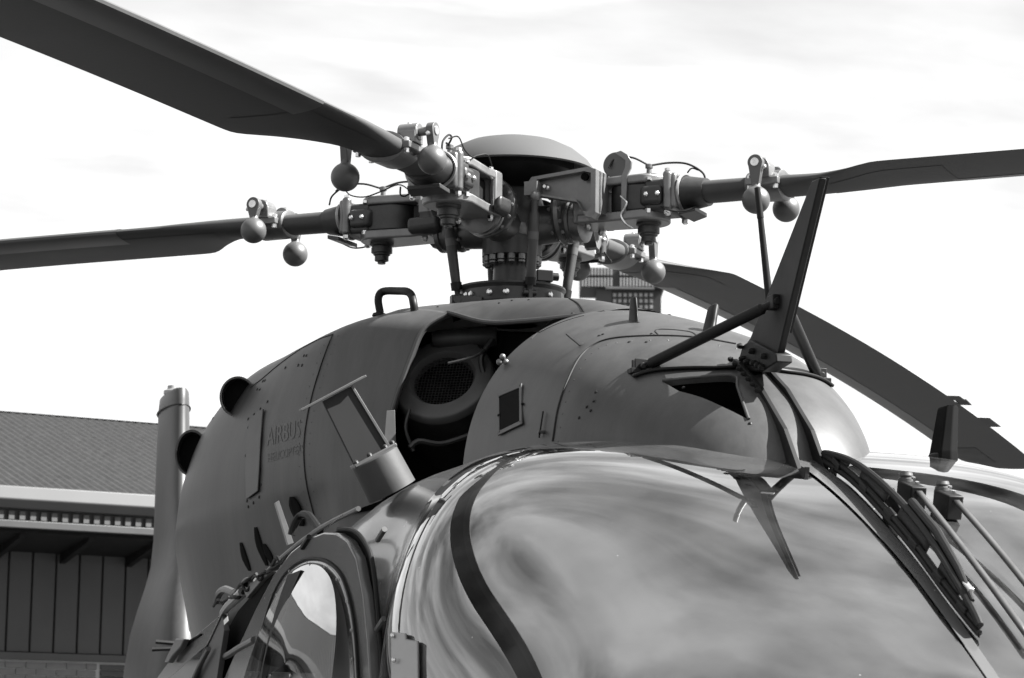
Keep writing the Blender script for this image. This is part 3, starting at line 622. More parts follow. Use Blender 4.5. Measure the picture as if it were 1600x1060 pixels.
bm_ = MB().grid([bsec(s) for s in ss], True); bm_.add(bsec(ss[0]), [tuple(range(36))]); bm_.add(bsec(ss[-1]), [tuple(range(36))])
bits = []
es = frange(1.32, 5.4, 50); e_ = MB().grid([[p for i, p in enumerate(bsec(s, .0012)[-6:]+bsec(s, .0012)[:7])] for s in es]); bits.append(('erosion_strip', e_, 'strip', {}))
e_ = MB().grid([[p for p in bsec(s, .001)[24:33]] for s in frange(.98, 1.34, 14)]); bits.append(('root_doubler', e_, 'blade', {}))
for s0 in (3.83, 4.33):
    e_ = MB()
    for d_ in ((0, .1, .13, .23) if s0 < 4 else (0, .2)): pass
    segs = ((s0, s0+.09), (s0+.11, s0+.2)) if s0 < 4 else ((s0, s0+.2),)
    for p_, q_ in segs: e_.prism([(p_, -.262, bz(s0)-.0125), (q_, -.262, bz(q_)-.0125), (q_, -.315, bz(q_)-.016), (p_, -.315, bz(s0)-.016)], (0, 0, .003))
    bits.append(('trim_tab', e_, 'black', {}))
# darker tip boot
e_ = MB().grid([bsec(s, .0016)[-9:]+bsec(s, .0016)[:8] for s in frange(4.95, 5.3, 8)]); bits.append(('tip_boot', e_, 'black', {}))
# collar with two lug towers and two swinging weights
col = MB().lathe((.74, 0, 3.352), (1, 0, 0), [(0, .05), (.004, .058), (.1, .06), (.104, .05)], 36)
col.v = [(x, y*1.12, 3.352+(z-3.352)*.72) for x, y, z in col.v]
bits.append(('weight_collar', col, 'metal', dict(smooth=40)))
for sg in (1, -1):
    tw = MB().prism([(.775, sg*.045, 3.37), (.775, sg*.09, 3.36), (.775, sg*.09, 3.395), (.775, sg*.045, 3.395)], (.05, 0, 0))
    tw.cyl((.8, sg*.035, 3.393), (.8, sg*.092, 3.393), .024, n=24).box((.8, sg*.072, 3.352), (.095, .026, .02)).cyl((.8, sg*.09, 3.393), (.8, sg*.118, 3.393), .012)
    bits.append(('weight_bracket', tw, 'light', dict(bevel=.003)))
    bl = MB()
    for x_ in (.762, .838): bl.lathe((x_, sg*.072, 3.362), (0, 0, 1), [(0, .008), (.008, .008), (.011, .004)], 6).lathe((x_, sg*.072, 3.342), (0, 0, -1), [(0, .008), (.012, .008)], 6)
    bl.lathe((.8, sg*.06, 3.417), (0, 0, 1), [(-.003, .006), (.004, .006)], 6); bits.append(('bracket_bolts', bl, 'steel', dict(kind='stuff')))
    dz = .013*sg; zc = 3.30+dz; zt_ = 3.393
    w_ = MB().lathe((.8, sg*.13, zc-.039), (0, 0, 1), [(.039-.039*math.cos(x), max(.0003, .039*math.sin(x))) for x in frange(.01, 2.68, 22)]+[(.039+.0385, .0135), (.039+.048, .0115)], 32)
    sl_ = [(.8+x, z) for x, z in [(.022*math.cos(a), zt_+.022*math.sin(a)) for a in frange(-.5, math.pi+.5, 16)]+[(-.010, zc+.04), (.010, zc+.04)]]
    w_.prism([(x, sg*.119, z) for x, z in sl_], (0, sg*.021, 0))
    bits.append(('pendulum_weight', w_, 'ball', dict(smooth=40, bevel=.0015)))
    d_ = MB().lathe((.8, sg*.14, zt_), (0, sg, 0), [(0, .012), (.003, .012), (.004, .006), (.003, .002)], 18).lathe((.822, sg*.128, zt_-.012), (1, 0, 0), [(-.004, .006), (.005, .006), (.007, .003)], 8); bits.append(('pivot_bolt', d_, 'steel', {}))
bproto = None
for k, az in enumerate(AZ):
    if bproto is None:
        b = bm_.build('main_rotor_blade', 'blade', H, smooth=50); ch = []
        for nme, mb, m_, kk in bits: ch.append(mb.build(nme, m_, b, **kk))
        bproto = (b, ch)
    else:
        b = bproto[0].copy(); COL.objects.link(b); b.parent = H
        for c in bproto[1]: d = c.copy(); COL.objects.link(d); d.parent = b
    b.rotation_euler = (0, 0, R(az))

# ---- wire cutter above the windscreen
wc = MB().prism([P(x, y, y=-.008) for x, y in ((1268, 283), (1281, 278), (1212, 566), (1190, 580), (1160, 575), (1160, 545), (1172, 528))], (0, .016, 0)).build('wire_cutter', 'black', H, bevel=.003)
MB().prism([P(x, y, y=.0) for x, y in ((1268, 278), (1281, 276), (1222, 520), (1212, 520))], (0, .022, 0)).build('cutting_edge', 'rubber', wc, bevel=.001)
MB().prism([P(x, y, y=-.018) for x, y in ((1160, 540), (1172, 532), (1212, 553), (1213, 566), (1190, 581), (1158, 580), (1152, 568))], (0, .036, 0)).build('cutter_bracket', 'black', wc, bevel=.003)
cb = MB()
for x, y in ((1160, 541), (1177, 549), (1196, 557), (1163, 561), (1180, 568), (1170, 566), (1193, 574), (1187, 571)): cb.lathe(P(x, y, y=-.018), (0.1, -1, 0), [(0, .007), (.007, .007), (.012, .004)], 6)
cb.build('bracket_bolts', 'black', wc, kind='stuff')
mid = P(1213, 473, y=-.008); fl = Vector((1.94, -.207, 2.582)); 
for sg in (1, -1):
    a_, b_ = Vector((fl.x, fl.y*sg, fl.z+.012)), Vector((mid.x, -.012*sg, mid.z)); d_ = b_-a_; l_ = d_.length
    s_ = MB().lathe(a_, d_, [(0, .008), (.03, .008), (.034, .0125), (l_-.035, .0125), (l_-.03, .008), (l_, .008)], 14).build('brace_strut', 'black', wc)
    MB().box(a_+Vector((0, 0, -.006)), (.03, .05, .012)).box(a_+Vector((.01, 0, .006)), (.006, .03, .03)).box(a_+Vector((-.012, 0, .006)), (.006, .03, .03)).cyl(a_-Vector((.025, 0, -.004)), a_+Vector((.025, 0, .004)), .007).build('strut_foot', 'black', wc, bevel=.0015)
    MB().box(b_, (.035, .02, .03)).cyl(b_-Vector((.022, 0, 0)), b_+Vector((.022, 0, 0)), .008).build('strut_clevis', 'black', wc, bevel=.002)
a_, b_ = P(1202, 470, y=0), P(1183, 292, y=-.03)
MB().lathe(a_, b_-a_, [(0, .0085), ((b_-a_).length*.72, .0065), ((b_-a_).length*.725, .0075), ((b_-a_).length*.99, .0065), ((b_-a_).length, .002)], 12).build('whip_rod', 'black', wc)
# reinforcing strap across the fairing
stp = track(DBV, [(990, 590), (1012, 583), (1040, 579), (1080, 577), (1120, 577), (1150, 576)], .006, 40)
half = MB().tube(stp, .0075, 8)
for sg in (0, 1):
    q_ = MB(); a_ = stp if not sg else mir(stp)
    q_.grid([[p+Vector((.009, 0, 0)) for p in a_], [p+Vector((-.009, 0, .003)) for p in a_]]); q_.build('cross_strap', 'black', wc, solid=.006)
# two deflector rails running down from the cutter to the windscreen
for y_ in (-.034, .034):
    oe = [P(1140, 562, y=-.034), P(1150, 564, y=-.034), P(1224, 648, y=-.034), P(1246, 676, y=-.034), P(1258, 708, y=-.034)]
    pts_o = [Vector((q.x, y_, q.z)) for q in (oe[0].lerp(oe[1], .5), oe[1], oe[1].lerp(oe[2], .5), oe[2], oe[3], oe[4])]
    pts_i = []
    for i_, q in enumerate(pts_o):
        p = dome(min(q.x, 2.42), HP); q.z = min(max(q.z, p.z+.01), p.z+.042); pts_i.append(Vector((q.x-.012, y_, min(p.z, q.z)-.03)))
    MB().grid([pts_i, pts_o]).build('deflector_rail', 'black', wc, solid=.010, bevel=.001, smooth=0)
rb = MB()
for i in range(7):
    F = 2.07+.028*i; p = dome(F, HP); rb.lathe((p.x, -.04, p.z+.012), (0, -1, .2), [(0, .006), (.006, .006), (.010, .003)], 6)
rb.build('rail_bolts', 'black', wc, kind='stuff')
# small beacon beside it
q = P(1211, 596, x=2.08); MB().lathe(q-Vector((0, 0, .012)), (0, 0, 1), [(0, .018), (.022, .018), (.026, .015), (.03, .012), (.045, .012), (.05, .01)], 18).build('drain_mast', 'ball', H, smooth=40)

# ---- aerials on the roof
def blade_aerial(name, base, top_, w0, w1, th_, m_='black', r_=.0):
    base, top_ = Vector(base), Vector(top_); d_ = top_-base; f_ = (Vector((1, 0, 0))-d_*(d_.x/d_.length_squared)).normalized(); sdv = d_.normalized().cross(f_)
    rws = []
    for t_, wv_, tv in ((0, w0*1.25, th_*1.45), (.02, w0*1.15, th_*1.25), (.06, w0, th_), (.5, (w0+w1)/2, th_*.9), (.93, w1, th_*.8), (.98, w1*.85, th_*.6), (1.0, w1*.5, th_*.3)):
        rws.append([base+d_*t_+f_*(wv_/2*math.cos(a))+sdv*(tv/2*math.sin(a)) for a in frange(0, 2*math.pi, 25)[:-1]])
    mb = MB().grid(rws, True); mb.add(rws[-1], [tuple(range(24))]); return mb.build(name, m_, H, smooth=50)
q = hit(DBV, 990, 502); blade_aerial('blade_aerial', q-Vector((0, 0, .01)), P(990, 465, x=q.x), .07, .04, .015)
q = hit(DBV, 1105, 518); blade_aerial('blade_aerial', q-Vector((0, 0, .02)), P(1115, 479, x=q.x-.02), .06, .05, .026)
q = P(1473, 712, x=2.10); q2 = P(1481, 636, x=2.06)
rws = [[q.lerp(q2, t_)+Vector((dx*(1-.25*t_), dy*(1-.28*t_)*k_, -.035 if t_ == 0 else 0)) for dx, dy in ((.045, -.0), (.035, -.02), (-.03, -.02), (-.045, -.006), (-.045, .006), (-.03, .02), (.035, .02))] for t_, k_ in ((0, 1.06), (.03, 1.04), (.08, 1), (.5, 1), (.95, 1), (1, .8))]
mb = MB().grid(rws, True); mb.add(rws[-1], [tuple(range(7))]); ba = mb.build('blade_aerial', 'dark', H, bevel=.003, smooth=30)
MB().lathe(q-Vector((0, 0, .012)), (0, 0, 1), [(0, .032), (.012, .031), (.016, .026)], 24).build('aerial_flange', 'black', ba)
# the T-shaped aerial on the cabin shoulder
bp_ = P(603, 750, x=1.62); axd = Vector((.05, -.50, .86)).normalized(); lat = Vector((.0, .86, .50)); lat = (lat-axd*lat.dot(axd)).normalized(); fwd_ = axd.cross(lat)
fwd_ = fwd_ if fwd_.x > 0 else -fwd_
ta = MB().lathe(bp_-axd*.03, axd, [(0, .058), (.085, .056), (.088, .052)], 40).build('tee_aerial', 'blade', H, smooth=40)
tb = bp_+axd*.056
MB().prism([tb+lat*.054+fwd_*.025, tb-lat*.054+fwd_*.025, tb-lat*.054-fwd_*.025, tb+lat*.054-fwd_*.025], axd*.008).build('aerial_flange', 'ball', ta, bevel=.002)
MB().prism([tb+lat*.040, tb-lat*.048, tb-lat*.044+axd*.165, tb+lat*.028+axd*.165], fwd_*-.012).build('aerial_web', 'webdark', ta, bevel=.001)
MB().prism([tb+lat*.038+fwd_*.004, tb+lat*.045+fwd_*.004, tb+lat*.033+axd*.165+fwd_*.004, tb+lat*.027+axd*.165+fwd_*.004], fwd_*-.02).build('aerial_edge', 'ball', ta, bevel=.0008)
tt = tb+axd*.168
MB().prism([tt+lat*.066+fwd_*.02, tt-lat*.1+fwd_*.012, tt-lat*.1-fwd_*.012, tt+lat*.066-fwd_*.02], axd*.005).build('aerial_top', 'ball', ta, bevel=.001)
q = MB()
for a, b in ((.03, .012), (-.01, .012), (-.045, .012), (.052, .0)): q.lathe(tb+axd*.008+lat*a+fwd_*b, axd, [(0, .006), (.005, .006), (.008, .003)], 8)
q.build('aerial_bolts', 'dmetal', ta, kind='stuff')

# ---- windscreen wiper and its arms
def scr(px, py, off): return hit(BV, px, py, off)
wl = track(BV, [(1285, 728), (1330, 760), (1380, 812), (1430, 872), (1480, 940), (1528, 1000)], .0, 40)
def lift(pts, h, lat_=0): return [p+Vector((.35, 0, .94))*h+Vector((0, lat_, 0)) for p in pts]
wp_ = MB().tube(lift(wl, .012), .0065, 8).tube(lift(wl, .024), [.0055]*40, 8).build('wiper_blade', 'rubber', H)
MB().grid([lift(wl, .004), lift(wl, .02)]).build('wiper_lip', 'rubber', wp_, solid=.003)
bow = []
for i, p in enumerate(wl): t_ = i/39; bow.append(p+Vector((.35, 0, .94))*(.026+.027*math.sin(math.pi*t_)**.7)+Vector((0, .012*math.sin(math.pi*t_), 0)))
MB().tube(bow, .007, 8).build('wiper_bow', 'black', wp_)
for i0, i1 in ((0, 6), (9, 15), (18, 25), (28, 33), (35, 39)):
    MB().grid([lift(wl, .02)[i0:i1+1], bow[i0:i1+1]]).build('wiper_web', 'black', wp_, solid=.004)
for a in (4, 11, 17, 23, 29, 35):
    MB().box((wl[a]+Vector((.35, 0, .94))*.024), (.04, .014, .012), Matrix.Rotation(R(28), 3, 'Y')).build('wiper_claw', 'black', wp_, bevel=.002)
MB().tube([bow[19]+Vector((0, .01, .012)), bow[25]+Vector((0, .012, .014)), bow[31]+Vector((0, .01, .012)), bow[36]+Vector((0, .004, .008))], [.009, .009, .0075, .004], 10).build('wiper_arm', 'black', wp_)
MB().box(bow[34]+Vector((0, .008, .012)), (.03, .012, .008), Matrix.Rotation(R(28), 3, 'Y')).build('washer_nozzle', 'steel', wp_, bevel=.002)
fin_ = [hit(BV, x, y, .0) for x, y in ((1405, 815), (1425, 800))]
MB().prism([P(1388, 762, y=.05), P(1408, 798, y=.05), P(1408, 820, y=.05), P(1388, 812, y=.05), P(1380, 798, y=.05)], (0, .012, 0)).build('wiper_guard', 'black', wp_, bevel=.001)
for (bx_, by_), (ex, ey) in (((1417, 786), (1622, 1040)), ((1474, 800), (1640, 985))):
    p = hit(BV, bx_, by_); base = p+Vector((.0, 0, .0))
    po = MB().prism([base+Vector((.05, -.016, -.02)), base+Vector((.05, .016, -.02)), base+Vector((-.02, .016, .0)), base+Vector((-.02, -.016, .0))], (0.012, 0, .045)).build('wiper_pivot', 'black', H, bevel=.003)
    MB().lathe(base+Vector((-.005, 0, .04)), (.1, 0, 1), [(0, .014), (.008, .014), (.01, .011), (.014, .014), (.02, .012)], 16).build('pivot_nut', 'ball', po)
    a0 = base+Vector((.04, 0, .03)); e0 = hit(BV, ex-15, ey-25, .02)
    if e0 is None: e0 = hit(BV, ex-30, ey-45, .02)
    d_ = (e0-a0); n_ = Vector((.35, 0, .94)); wv_ = d_.cross(n_).normalized()*.006
    k0 = [a0.lerp(e0, t_)+n_*.004*math.sin(math.pi*t_) for t_ in frange(0, 1, 12)]
    MB().grid([[p_-wv_ for p_ in k0], [p_+wv_ for p_ in k0]]).build('wiper_arm', 'paint', po, solid=.006)
    q = MB()
    for h in (.0, .018): q.lathe(base+Vector((.018+h, .006, .045-h*.6)), (.4, 0, .9), [(0, .004), (.004, .004)], 6)
    q.build('pivot_screws', 'steel', po, kind='stuff')

# ---- right-hand side of the cabin: door frame, open cockpit door, second door, hinges
def sp(pix, off=0): return [side(x, y, off) for x, y in pix]
def panel(name, pix, off, th_, m_, par=None, bevel=.003, n=0):
    o = sp([(q.x, q.y) for q in crom([(x, y, 0) for x, y in pix], n)] if n else pix, off); return MB().prism(o, (0, th_, 0)).build(name, m_, par or H, bevel=bevel, smooth=30)
gp_o = [(530, 826), (552, 828), (568, 842), (582, 875), (591, 950), (600, 1075)]; gp_i = [(522, 833), (542, 837), (556, 850), (568, 880), (577, 950), (585, 1075)]
a_ = sp([(q.x, q.y) for q in crom([(x, y, 0) for x, y in gp_o], 30)], .006); b_ = sp([(q.x, q.y) for q in crom([(x, y, 0) for x, y in gp_i], 30)], .006)
MB().grid([a_, b_]).build('door_gap', 'dark', H, solid=.004)
MB().tube(sp([(q.x-1, q.y+1) for q in crom([(x, y, 0) for x, y in gp_o], 30)], .008), .005, 8).build('door_seal', 'rubber', H)
door = panel('cockpit_door', [(338, 1085), (352, 1055), (372, 1010), (400, 950), (428, 897), (455, 862), (480, 842), (505, 832), (525, 833), (542, 845), (556, 872), (567, 930), (574, 1000), (579, 1085)], .03, .024, 'gloss', H, .004)
wo_ = [(386, 1085), (396, 1035), (410, 985), (427, 930), (447, 895), (470, 877), (492, 873), (514, 880), (534, 902), (548, 945), (556, 1000), (561, 1085)]
wi_ = [(404, 1085), (410, 1040), (422, 985), (438, 935), (455, 903), (474, 889), (492, 887), (508, 894), (524, 914), (536, 950), (544, 1003), (548, 1085)]
cs = lambda p, n=44: [(q.x, q.y) for q in crom([(x, y, 0) for x, y in p], n)]
A_, B_ = sp(cs(wo_), .034), sp(cs(wi_), .036)
MB().grid([A_, B_]).build('window_frame', 'gloss', door, solid=.006)
MB().tube(A_, .0035, 6).build('window_seal', 'rubber', door)
cen = side(478, 1040, .04); gl = [[cen+(q-cen)*k+Vector((0, -.012*(1-k*k)-.15*(2.19-(cen+(q-cen)*k).z), 0)) for q in sp(cs(wi_), .034)] for k in frange(.02, 1.03, 12)]
MB().grid(gl).build('door_pane', 'dglass', door, smooth=70)
MB().prism(sp(cs(wi_, 30), .0315), (0, .001, 0)).build('door_blind', 'blind', door, smooth=0)
bar_l, bar_r = [], []
for q in sp(cs([(453, 899), (447, 930), (440, 985), (436, 1085)], 12), .0385): bar_l.append(q+Vector((0, -.18*(2.19-q.z), 0)))
for q in sp(cs([(473, 891), (463, 930), (452, 985), (446, 1085)], 12), .0385): bar_r.append(q+Vector((0, -.18*(2.19-q.z), 0)))
MB().grid([bar_l, bar_r]).build('window_bar', 'rubber', door, solid=.004, smooth=0)
rv = MB()
for x, y in ((548, 985), (541, 940), (526, 905), (507, 886), (480, 880), (452, 893), (432, 930), (417, 975), (550, 1030)):
    rv.lathe(side(x, y, .038), (0, -1, 0), [(0, .004), (.001, .004), (.002, .002)], 8)
rv.build('window_rivets', 'trim', door, kind='stuff')
st_ = panel('kick_strip', [(384, 1049), (492, 1052), (492, 1064), (383, 1061)], .045, .004, 'trim', door, .001)
rv = MB(); [rv.lathe(side(x, 1055, .047), (0, -1, 0), [(0, .006), (.003, .006), (.005, .003)], 8) for x in (393, 404, 424, 455)]; rv.build('strip_rivets', 'steel', door, kind='stuff')
for x, y in ((478, 847), (596, 835), (595, 975)):
    MB().tube([side(x-6, y+9, .033 if x < 500 else .012), side(x+5, y-8, .033 if x < 500 else .012)], .006, 8).build('door_catch', 'ball' if x > 500 else 'black', door if x < 500 else H)
# bright corner trim beside the windscreen and the riveted bracket
for t0, t1 in ((math.pi+.15, math.pi-.72), (-.15, .72)):
    MB().grid(loft(FG-.03, FG+.10, 9, t0, t1, 60, .005)).build('corner_trim', 'trim', H, smooth=60)
bk = [hit(BV, x, y, .012) for x, y in ((620, 990), (641, 993), (642, 1002), (660, 1005), (662, 1090), (620, 1090))]
cbk = MB().prism(bk, Vector((-.008, .006, 0))).build('corner_bracket', 'trim', H, bevel=.002)
rv = MB(); [rv.lathe(hit(BV, x, y, .013), (.6, -.8, 0), [(0, .005), (.003, .005), (.005, .002)], 8) for x, y in ((624, 996), (626, 1034))]; rv.build('bracket_rivets', 'steel', cbk, kind='stuff')
# dark doorway behind, second door further aft
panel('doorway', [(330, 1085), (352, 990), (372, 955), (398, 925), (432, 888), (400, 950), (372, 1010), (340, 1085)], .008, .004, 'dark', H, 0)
sd_ = panel('sliding_door', [(225, 1085), (262, 1036), (300, 998), (347, 958), (344, 964), (327, 1000), (311, 1032), (292, 1085)], .05, .02, 'gloss', H, .003)
panel('door_edge', [(347, 958), (350, 985), (343, 1030), (335, 1085), (292, 1085), (311, 1032), (327, 1000)], .045, .015, 'cloth', sd_, .002)
panel('door_window', [(262, 1062), (300, 1028), (322, 1008), (312, 1032), (298, 1085), (252, 1085)], .056, .004, 'dglass', sd_, .001)
panel('window_blind', [(262, 1062), (300, 1028), (322, 1008), (312, 1032), (298, 1085), (252, 1085)], .0515, .001, 'blind', sd_, 0)
MB().tube([side(326, 1014, .06), side(312, 1040, .06), (side(303, 1060, .06)), side(296, 1085, .06)], .007, 8).build('window_rail', 'ball', sd_)
panel('door_handle', [(274, 998), (287, 999), (281, 1012), (268, 1026), (262, 1036), (256, 1035), (262, 1022), (266, 1014)], .075, .018, 'ball', sd_, .004)
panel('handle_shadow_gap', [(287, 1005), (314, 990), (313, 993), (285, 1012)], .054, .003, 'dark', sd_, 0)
MB().tube(crom([side(346, 1027, .03), side(356, 1024, .03), (side(375, 1012, .03)), side(397, 1000, .03)], 12), .009, 10).build('door_strut', 'ball', H)
# hinges, clips and cables along the roof edge
hg = MB().prism([side(x, y, .02) for x, y in [(374+10*math.cos(a)+12, 913-11*math.sin(a)) for a in frange(.3, math.pi+.9, 14)]+[(385, 935), (410, 905), (424, 893), (420, 890), (405, 898)]], (0, .02, 0)).build('door_hinge', 'ball', H, bevel=.003)
MB().cyl(side(386, 913, .022), side(386, 913, .005), .008, n=14).build('hinge_pin', 'dark', hg)
MB().tube(crom([side(338, 940, .02), side(343, 927, .02), side(352, 921, .02), side(366, 926, .02)], 14), .010, 8).build('grab_loop', 'ball', H)
MB().tube(crom([side(349, 958, .02), side(358, 945, .02), side(378, 925, .02)], 10), .011, 8).build('door_roller', 'trim', H)
for k in range(9):
    x0, y0 = 335+k*11+random.uniform(-4, 4), 950-k*8+random.uniform(-4, 6)
    MB().tube(crom([side(x0, y0, .015), side(x0+8, y0-random.uniform(4, 14), .03), side(x0+16, y0-random.uniform(2, 14), .025), side(x0+25, y0-16+random.uniform(-4, 6), .015)], 14), random.uniform(.003, .006), 6).build('cable', 'rubber', H)
MB().tube(crom([P(456, 836, x=1.2), P(460, 820, x=1.2), P(470, 806, x=1.2), P(482, 806, x=1.25), P(492, 818, x=1.3), P(500, 830, x=1.35)], 24), .010, 10).build('grab_loop', 'black', H)
MB().prism([P(430, 786, x=.8), P(436, 782, x=.8), P(459, 848, x=1.1), P(450, 852, x=1.1)], (-.02, 0, 0)).build('stay_strip', 'ball', H, bevel=.001)
A_ = sp(cs([(345, 962), (395, 918), (440, 872), (500, 826), (560, 795)], 40), -.02); MB().tube(A_, .006, 8).build('roof_rail', 'ball', H)
pf = MB()
for i in range(26): q = side(405+i*2.4+ (0 if i < 13 else 70), 905-i*2.1-(0 if i < 13 else 48), .012); pf.lathe(q, (0, -1, .2), [(0, .0025), (.001, .0025)], 6)
pf.build('roof_rivets', 'black', H, kind='stuff')
MB().prism([P(283, 890, x=-1.6), P(287, 887, x=-1.6), P(300, 985, x=-1.6), P(296, 987, x=-1.6)], (-.02, 0, 0)).build('bright_sliver', 'white', cw, bevel=.001)  # white strip added to give the bright sliver at the cowling's rear edge

# ---- tail: boom, shrouded tail rotor, fin
MB().lathe((-3.0, .03, 2.15), (-1, 0, 0), [(0, .2), (.1, .26), (.8, .24), (2.0, .19), (3.5, .13), (4.3, .11), (4.4, .09)], 40).build('tail_boom', 'paint', H, smooth=50)
tz = [3.79, 3.775, 3.72, 3.5, 3.2, 2.95, 2.8, 2.68, 2.55, 2.4, 2.2, 1.9, 1.6, 1.4]
tl = [-.055, -.072, -.078, -.08, -.085, -.09, -.105, -.14, -.185, -.23, -.26, -.275, -.26, -.2]
tr = [.055, .068, .072, .075, .075, .075, .08, .09, .1, .11, .12, .12, .11, .08]
f0 = [-7.47, -7.46, -7.45, -7.4, -7.3, -7.15, -7.0, -6.85, -6.75, -6.65, -6.6, -6.6, -6.75, -7.0]
rws = []
for z, l_, r_, f_ in zip(tz, tl, tr, f0):
    h = (f_+8.15)/2; c = f_-h; rws.append([Vector((c+h*math.cos(a), (l_+r_)/2+(r_-l_)/2*math.copysign(abs(math.sin(a))**.8, math.sin(a)), z)) for a in frange(0, 2*math.pi, 41)[:-1]])
tf = MB().grid(rws, True); tf.add(rws[0], [tuple(range(40))]); tfo = tf.build('tail_fin', 'paint', H, smooth=60)
MB().lathe((-7.75, -.02, 3.785), (0, 0, 1), [(0, .05), (.02, .05), (.03, .03), (.05, .028), (.055, .01)], 16).build('tail_light', 'trim', tfo)
jl = [Vector((x, y, 3.69)) for x, y in [((-7.46-8.14)/2+.356*math.cos(a), -.003+.083*math.sin(a)) for a in frange(0, 2*math.pi, 41)]]
MB().tube(jl, .006, 6).build('fin_joint', 'black', tfo)
for a_, b_ in (((243, 1003), (292, 1007)), ((237, 1015), (286, 1013))):
    MB().tube([P(*a_, x=-6.2), P(*b_, x=-6.2)], .012, 6).build('tail_rod', 'black', H)
# ---- landing skids
for sg in (-1, 1):
    MB().tube(crom([(-1.9, sg*1.12, .06), (0, sg*1.12, .06), (1.7, sg*1.12, .06), (2.05, sg*1.12, .12), (2.25, sg*1.12, .24)], 30), .05, 12).build('landing_skid', 'paint', H)
for F in (-1.3, 1.0):
    MB().tube(crom([(F, -1.12, .08), (F, -1.0, .35), (F, -.6, .62), (F, 0, .66), (F, .6, .62), (F, 1.0, .35), (F, 1.12, .08)], 30), .045, 12).build('skid_bow', 'paint', H)

# ================================================================== hangar building on the left
EA = P(0, 765, d=27.0); EB = P(250, 781, z=EA.z); bu = Vector((EB.x-EA.x, EB.y-EA.y, 0)).normalized(); bn = Vector((bu.y, -bu.x, 0)); bn = bn if bn.dot(CAM-EA) > 0 else -bn
BO = Vector((EA.x, EA.y, 0)); ez = EA.z
def bp(u, n, z): return BO+bu*u+bn*n+Vector((0, 0, z))
bld = empty('hangar_building', bp(2, -3, 0), 'low hangar with ribbed metal roof, pale gutter and dark clad wall behind the tail', 'building')
bld_parts = []
U0, U1 = -9., 9.
def bprism(poly, d, name, m_, **k):
    o = MB().prism(poly, d).build(name, m_, None, **k); o.parent = bld; o.matrix_parent_inverse = Matrix.Translation(-bld.location); return o
sl_ = None
RG = P(0, 645, d=31.5); rn = (RG-BO).dot(bn); rz = RG.z
def slope(n0): return ez+.02+(rz-ez-.02)*(n0/rn)
ru = frange(U0, U1, int((U1-U0)/.05)); rlo, rhi = [], []
for i, u in enumerate(ru):
    dz_ = .016 if i % 2 else 0
    rlo.append(bp(u, .02, ez+.03+dz_)); rhi.append(bp(u, rn, rz+dz_))
roofo = MB().grid([rlo, [p.lerp(q, .5) for p, q in zip(rlo, rhi)], rhi]).build('roof', 'roof', None, smooth=0); roofo.parent = bld; roofo.matrix_parent_inverse = Matrix.Translation(-bld.location)
bprism([bp(U0, rn+.02, rz+.02), bp(U0, rn-.5, rz-.02), bp(U0, rn-3.5, ez), bp(U0, rn-3.4, ez-.1), bp(U0, rn-.5, rz-.14)], bu*(U1-U0), 'roof', 'roof', smooth=0)
bprism([bp(U0, .12, ez+.035), bp(U0, .0, ez+.035), bp(U0, .0, ez-.19), bp(U0, .10, ez-.19), bp(U0, .15, ez-.1)], bu*(U1-U0), 'gutter', 'fascia', bevel=.01)
bprism([bp(U0, .03, ez-.20), bp(U0, -.02, ez-.20), bp(U0, -.02, ez-.31), bp(U0, .03, ez-.31)], bu*(U1-U0), 'fascia_board', 'batten', smooth=0)
k = 0; u = U0
ds = MB().prism([bp(0, .035, ez-.215), bp(0, .07, ez-.215), bp(0, .07, ez-.30), bp(0, .035, ez-.30)], bu*.055)
while u < U1:
    o = bprism([bp(u, .032, ez-.215), bp(u, .06, ez-.215), bp(u, .06, ez-.30), bp(u, .032, ez-.30)], bu*.06, 'roof_rib_end', 'tower', smooth=0) if -9 < u < 9 else None
    u += .115
bprism([bp(U0, .09, ez-.312), bp(U0, -.02, ez-.312), bp(U0, -.02, ez-.385), bp(U0, .09, ez-.385)], bu*(U1-U0), 'eaves_trim', 'fascia', bevel=.006)
WN = -.9                                            # wall set back under the eaves
wt = P(0, 878, d=27.9).z; wb = P(0, 1020, d=27.9).z
bprism([bp(U0, -.03, ez-.36), bp(U0, WN, ez-.50), bp(U0, WN, ez-.56), bp(U0, -.03, ez-.42)], bu*(U1-U0), 'soffit', 'soffit', smooth=0)
for u in frange(-2, 4, 9): bprism([bp(u, -.05, ez-.42), bp(u, WN+.02, ez-.56), bp(u, WN+.02, ez-.66), bp(u, -.05, ez-.47)], bu*.06, 'rafter', 'soffit', smooth=0)
bprism([bp(U0, WN-.2, 0), bp(U0, WN-.02, 0), bp(U0, WN-.02, ez-.45), bp(U0, WN-.2, ez-.45)], bu*(U1-U0), 'wall', 'batten', smooth=0)
pu = .262; x0 = (P(5, 950, d=27.9)-BO).dot(bu)
i0 = -8; 
for i in range(-34, 34):
    a = x0+i*pu; bprism([bp(a+.012, WN-.02, wb+.01), bp(a+.012, WN+.02, wb+.01), bp(a+.012, WN+.02, ez-.5), bp(a+.012, WN-.02, ez-.5)], bu*(pu-.024), 'cladding_panel', 'panel', bevel=.004)
bprism([bp(U0, WN-.02, wb-.07), bp(U0, WN+.06, wb-.07), bp(U0, WN+.06, wb+.0), bp(U0, WN-.02, wb+.008)], bu*(U1-U0), 'sill', 'panel', smooth=0)
mo = bprism([bp(U0, WN-.02, 0), bp(U0, WN+.0, 0), bp(U0, WN+.0, wb-.072), bp(U0, WN-.02, wb-.072)], bu*(U1-U0), 'brick_wall', 'mortar', smooth=0)
bme = None; xe = (P(152, 1045, d=28.2)-BO).dot(bu)
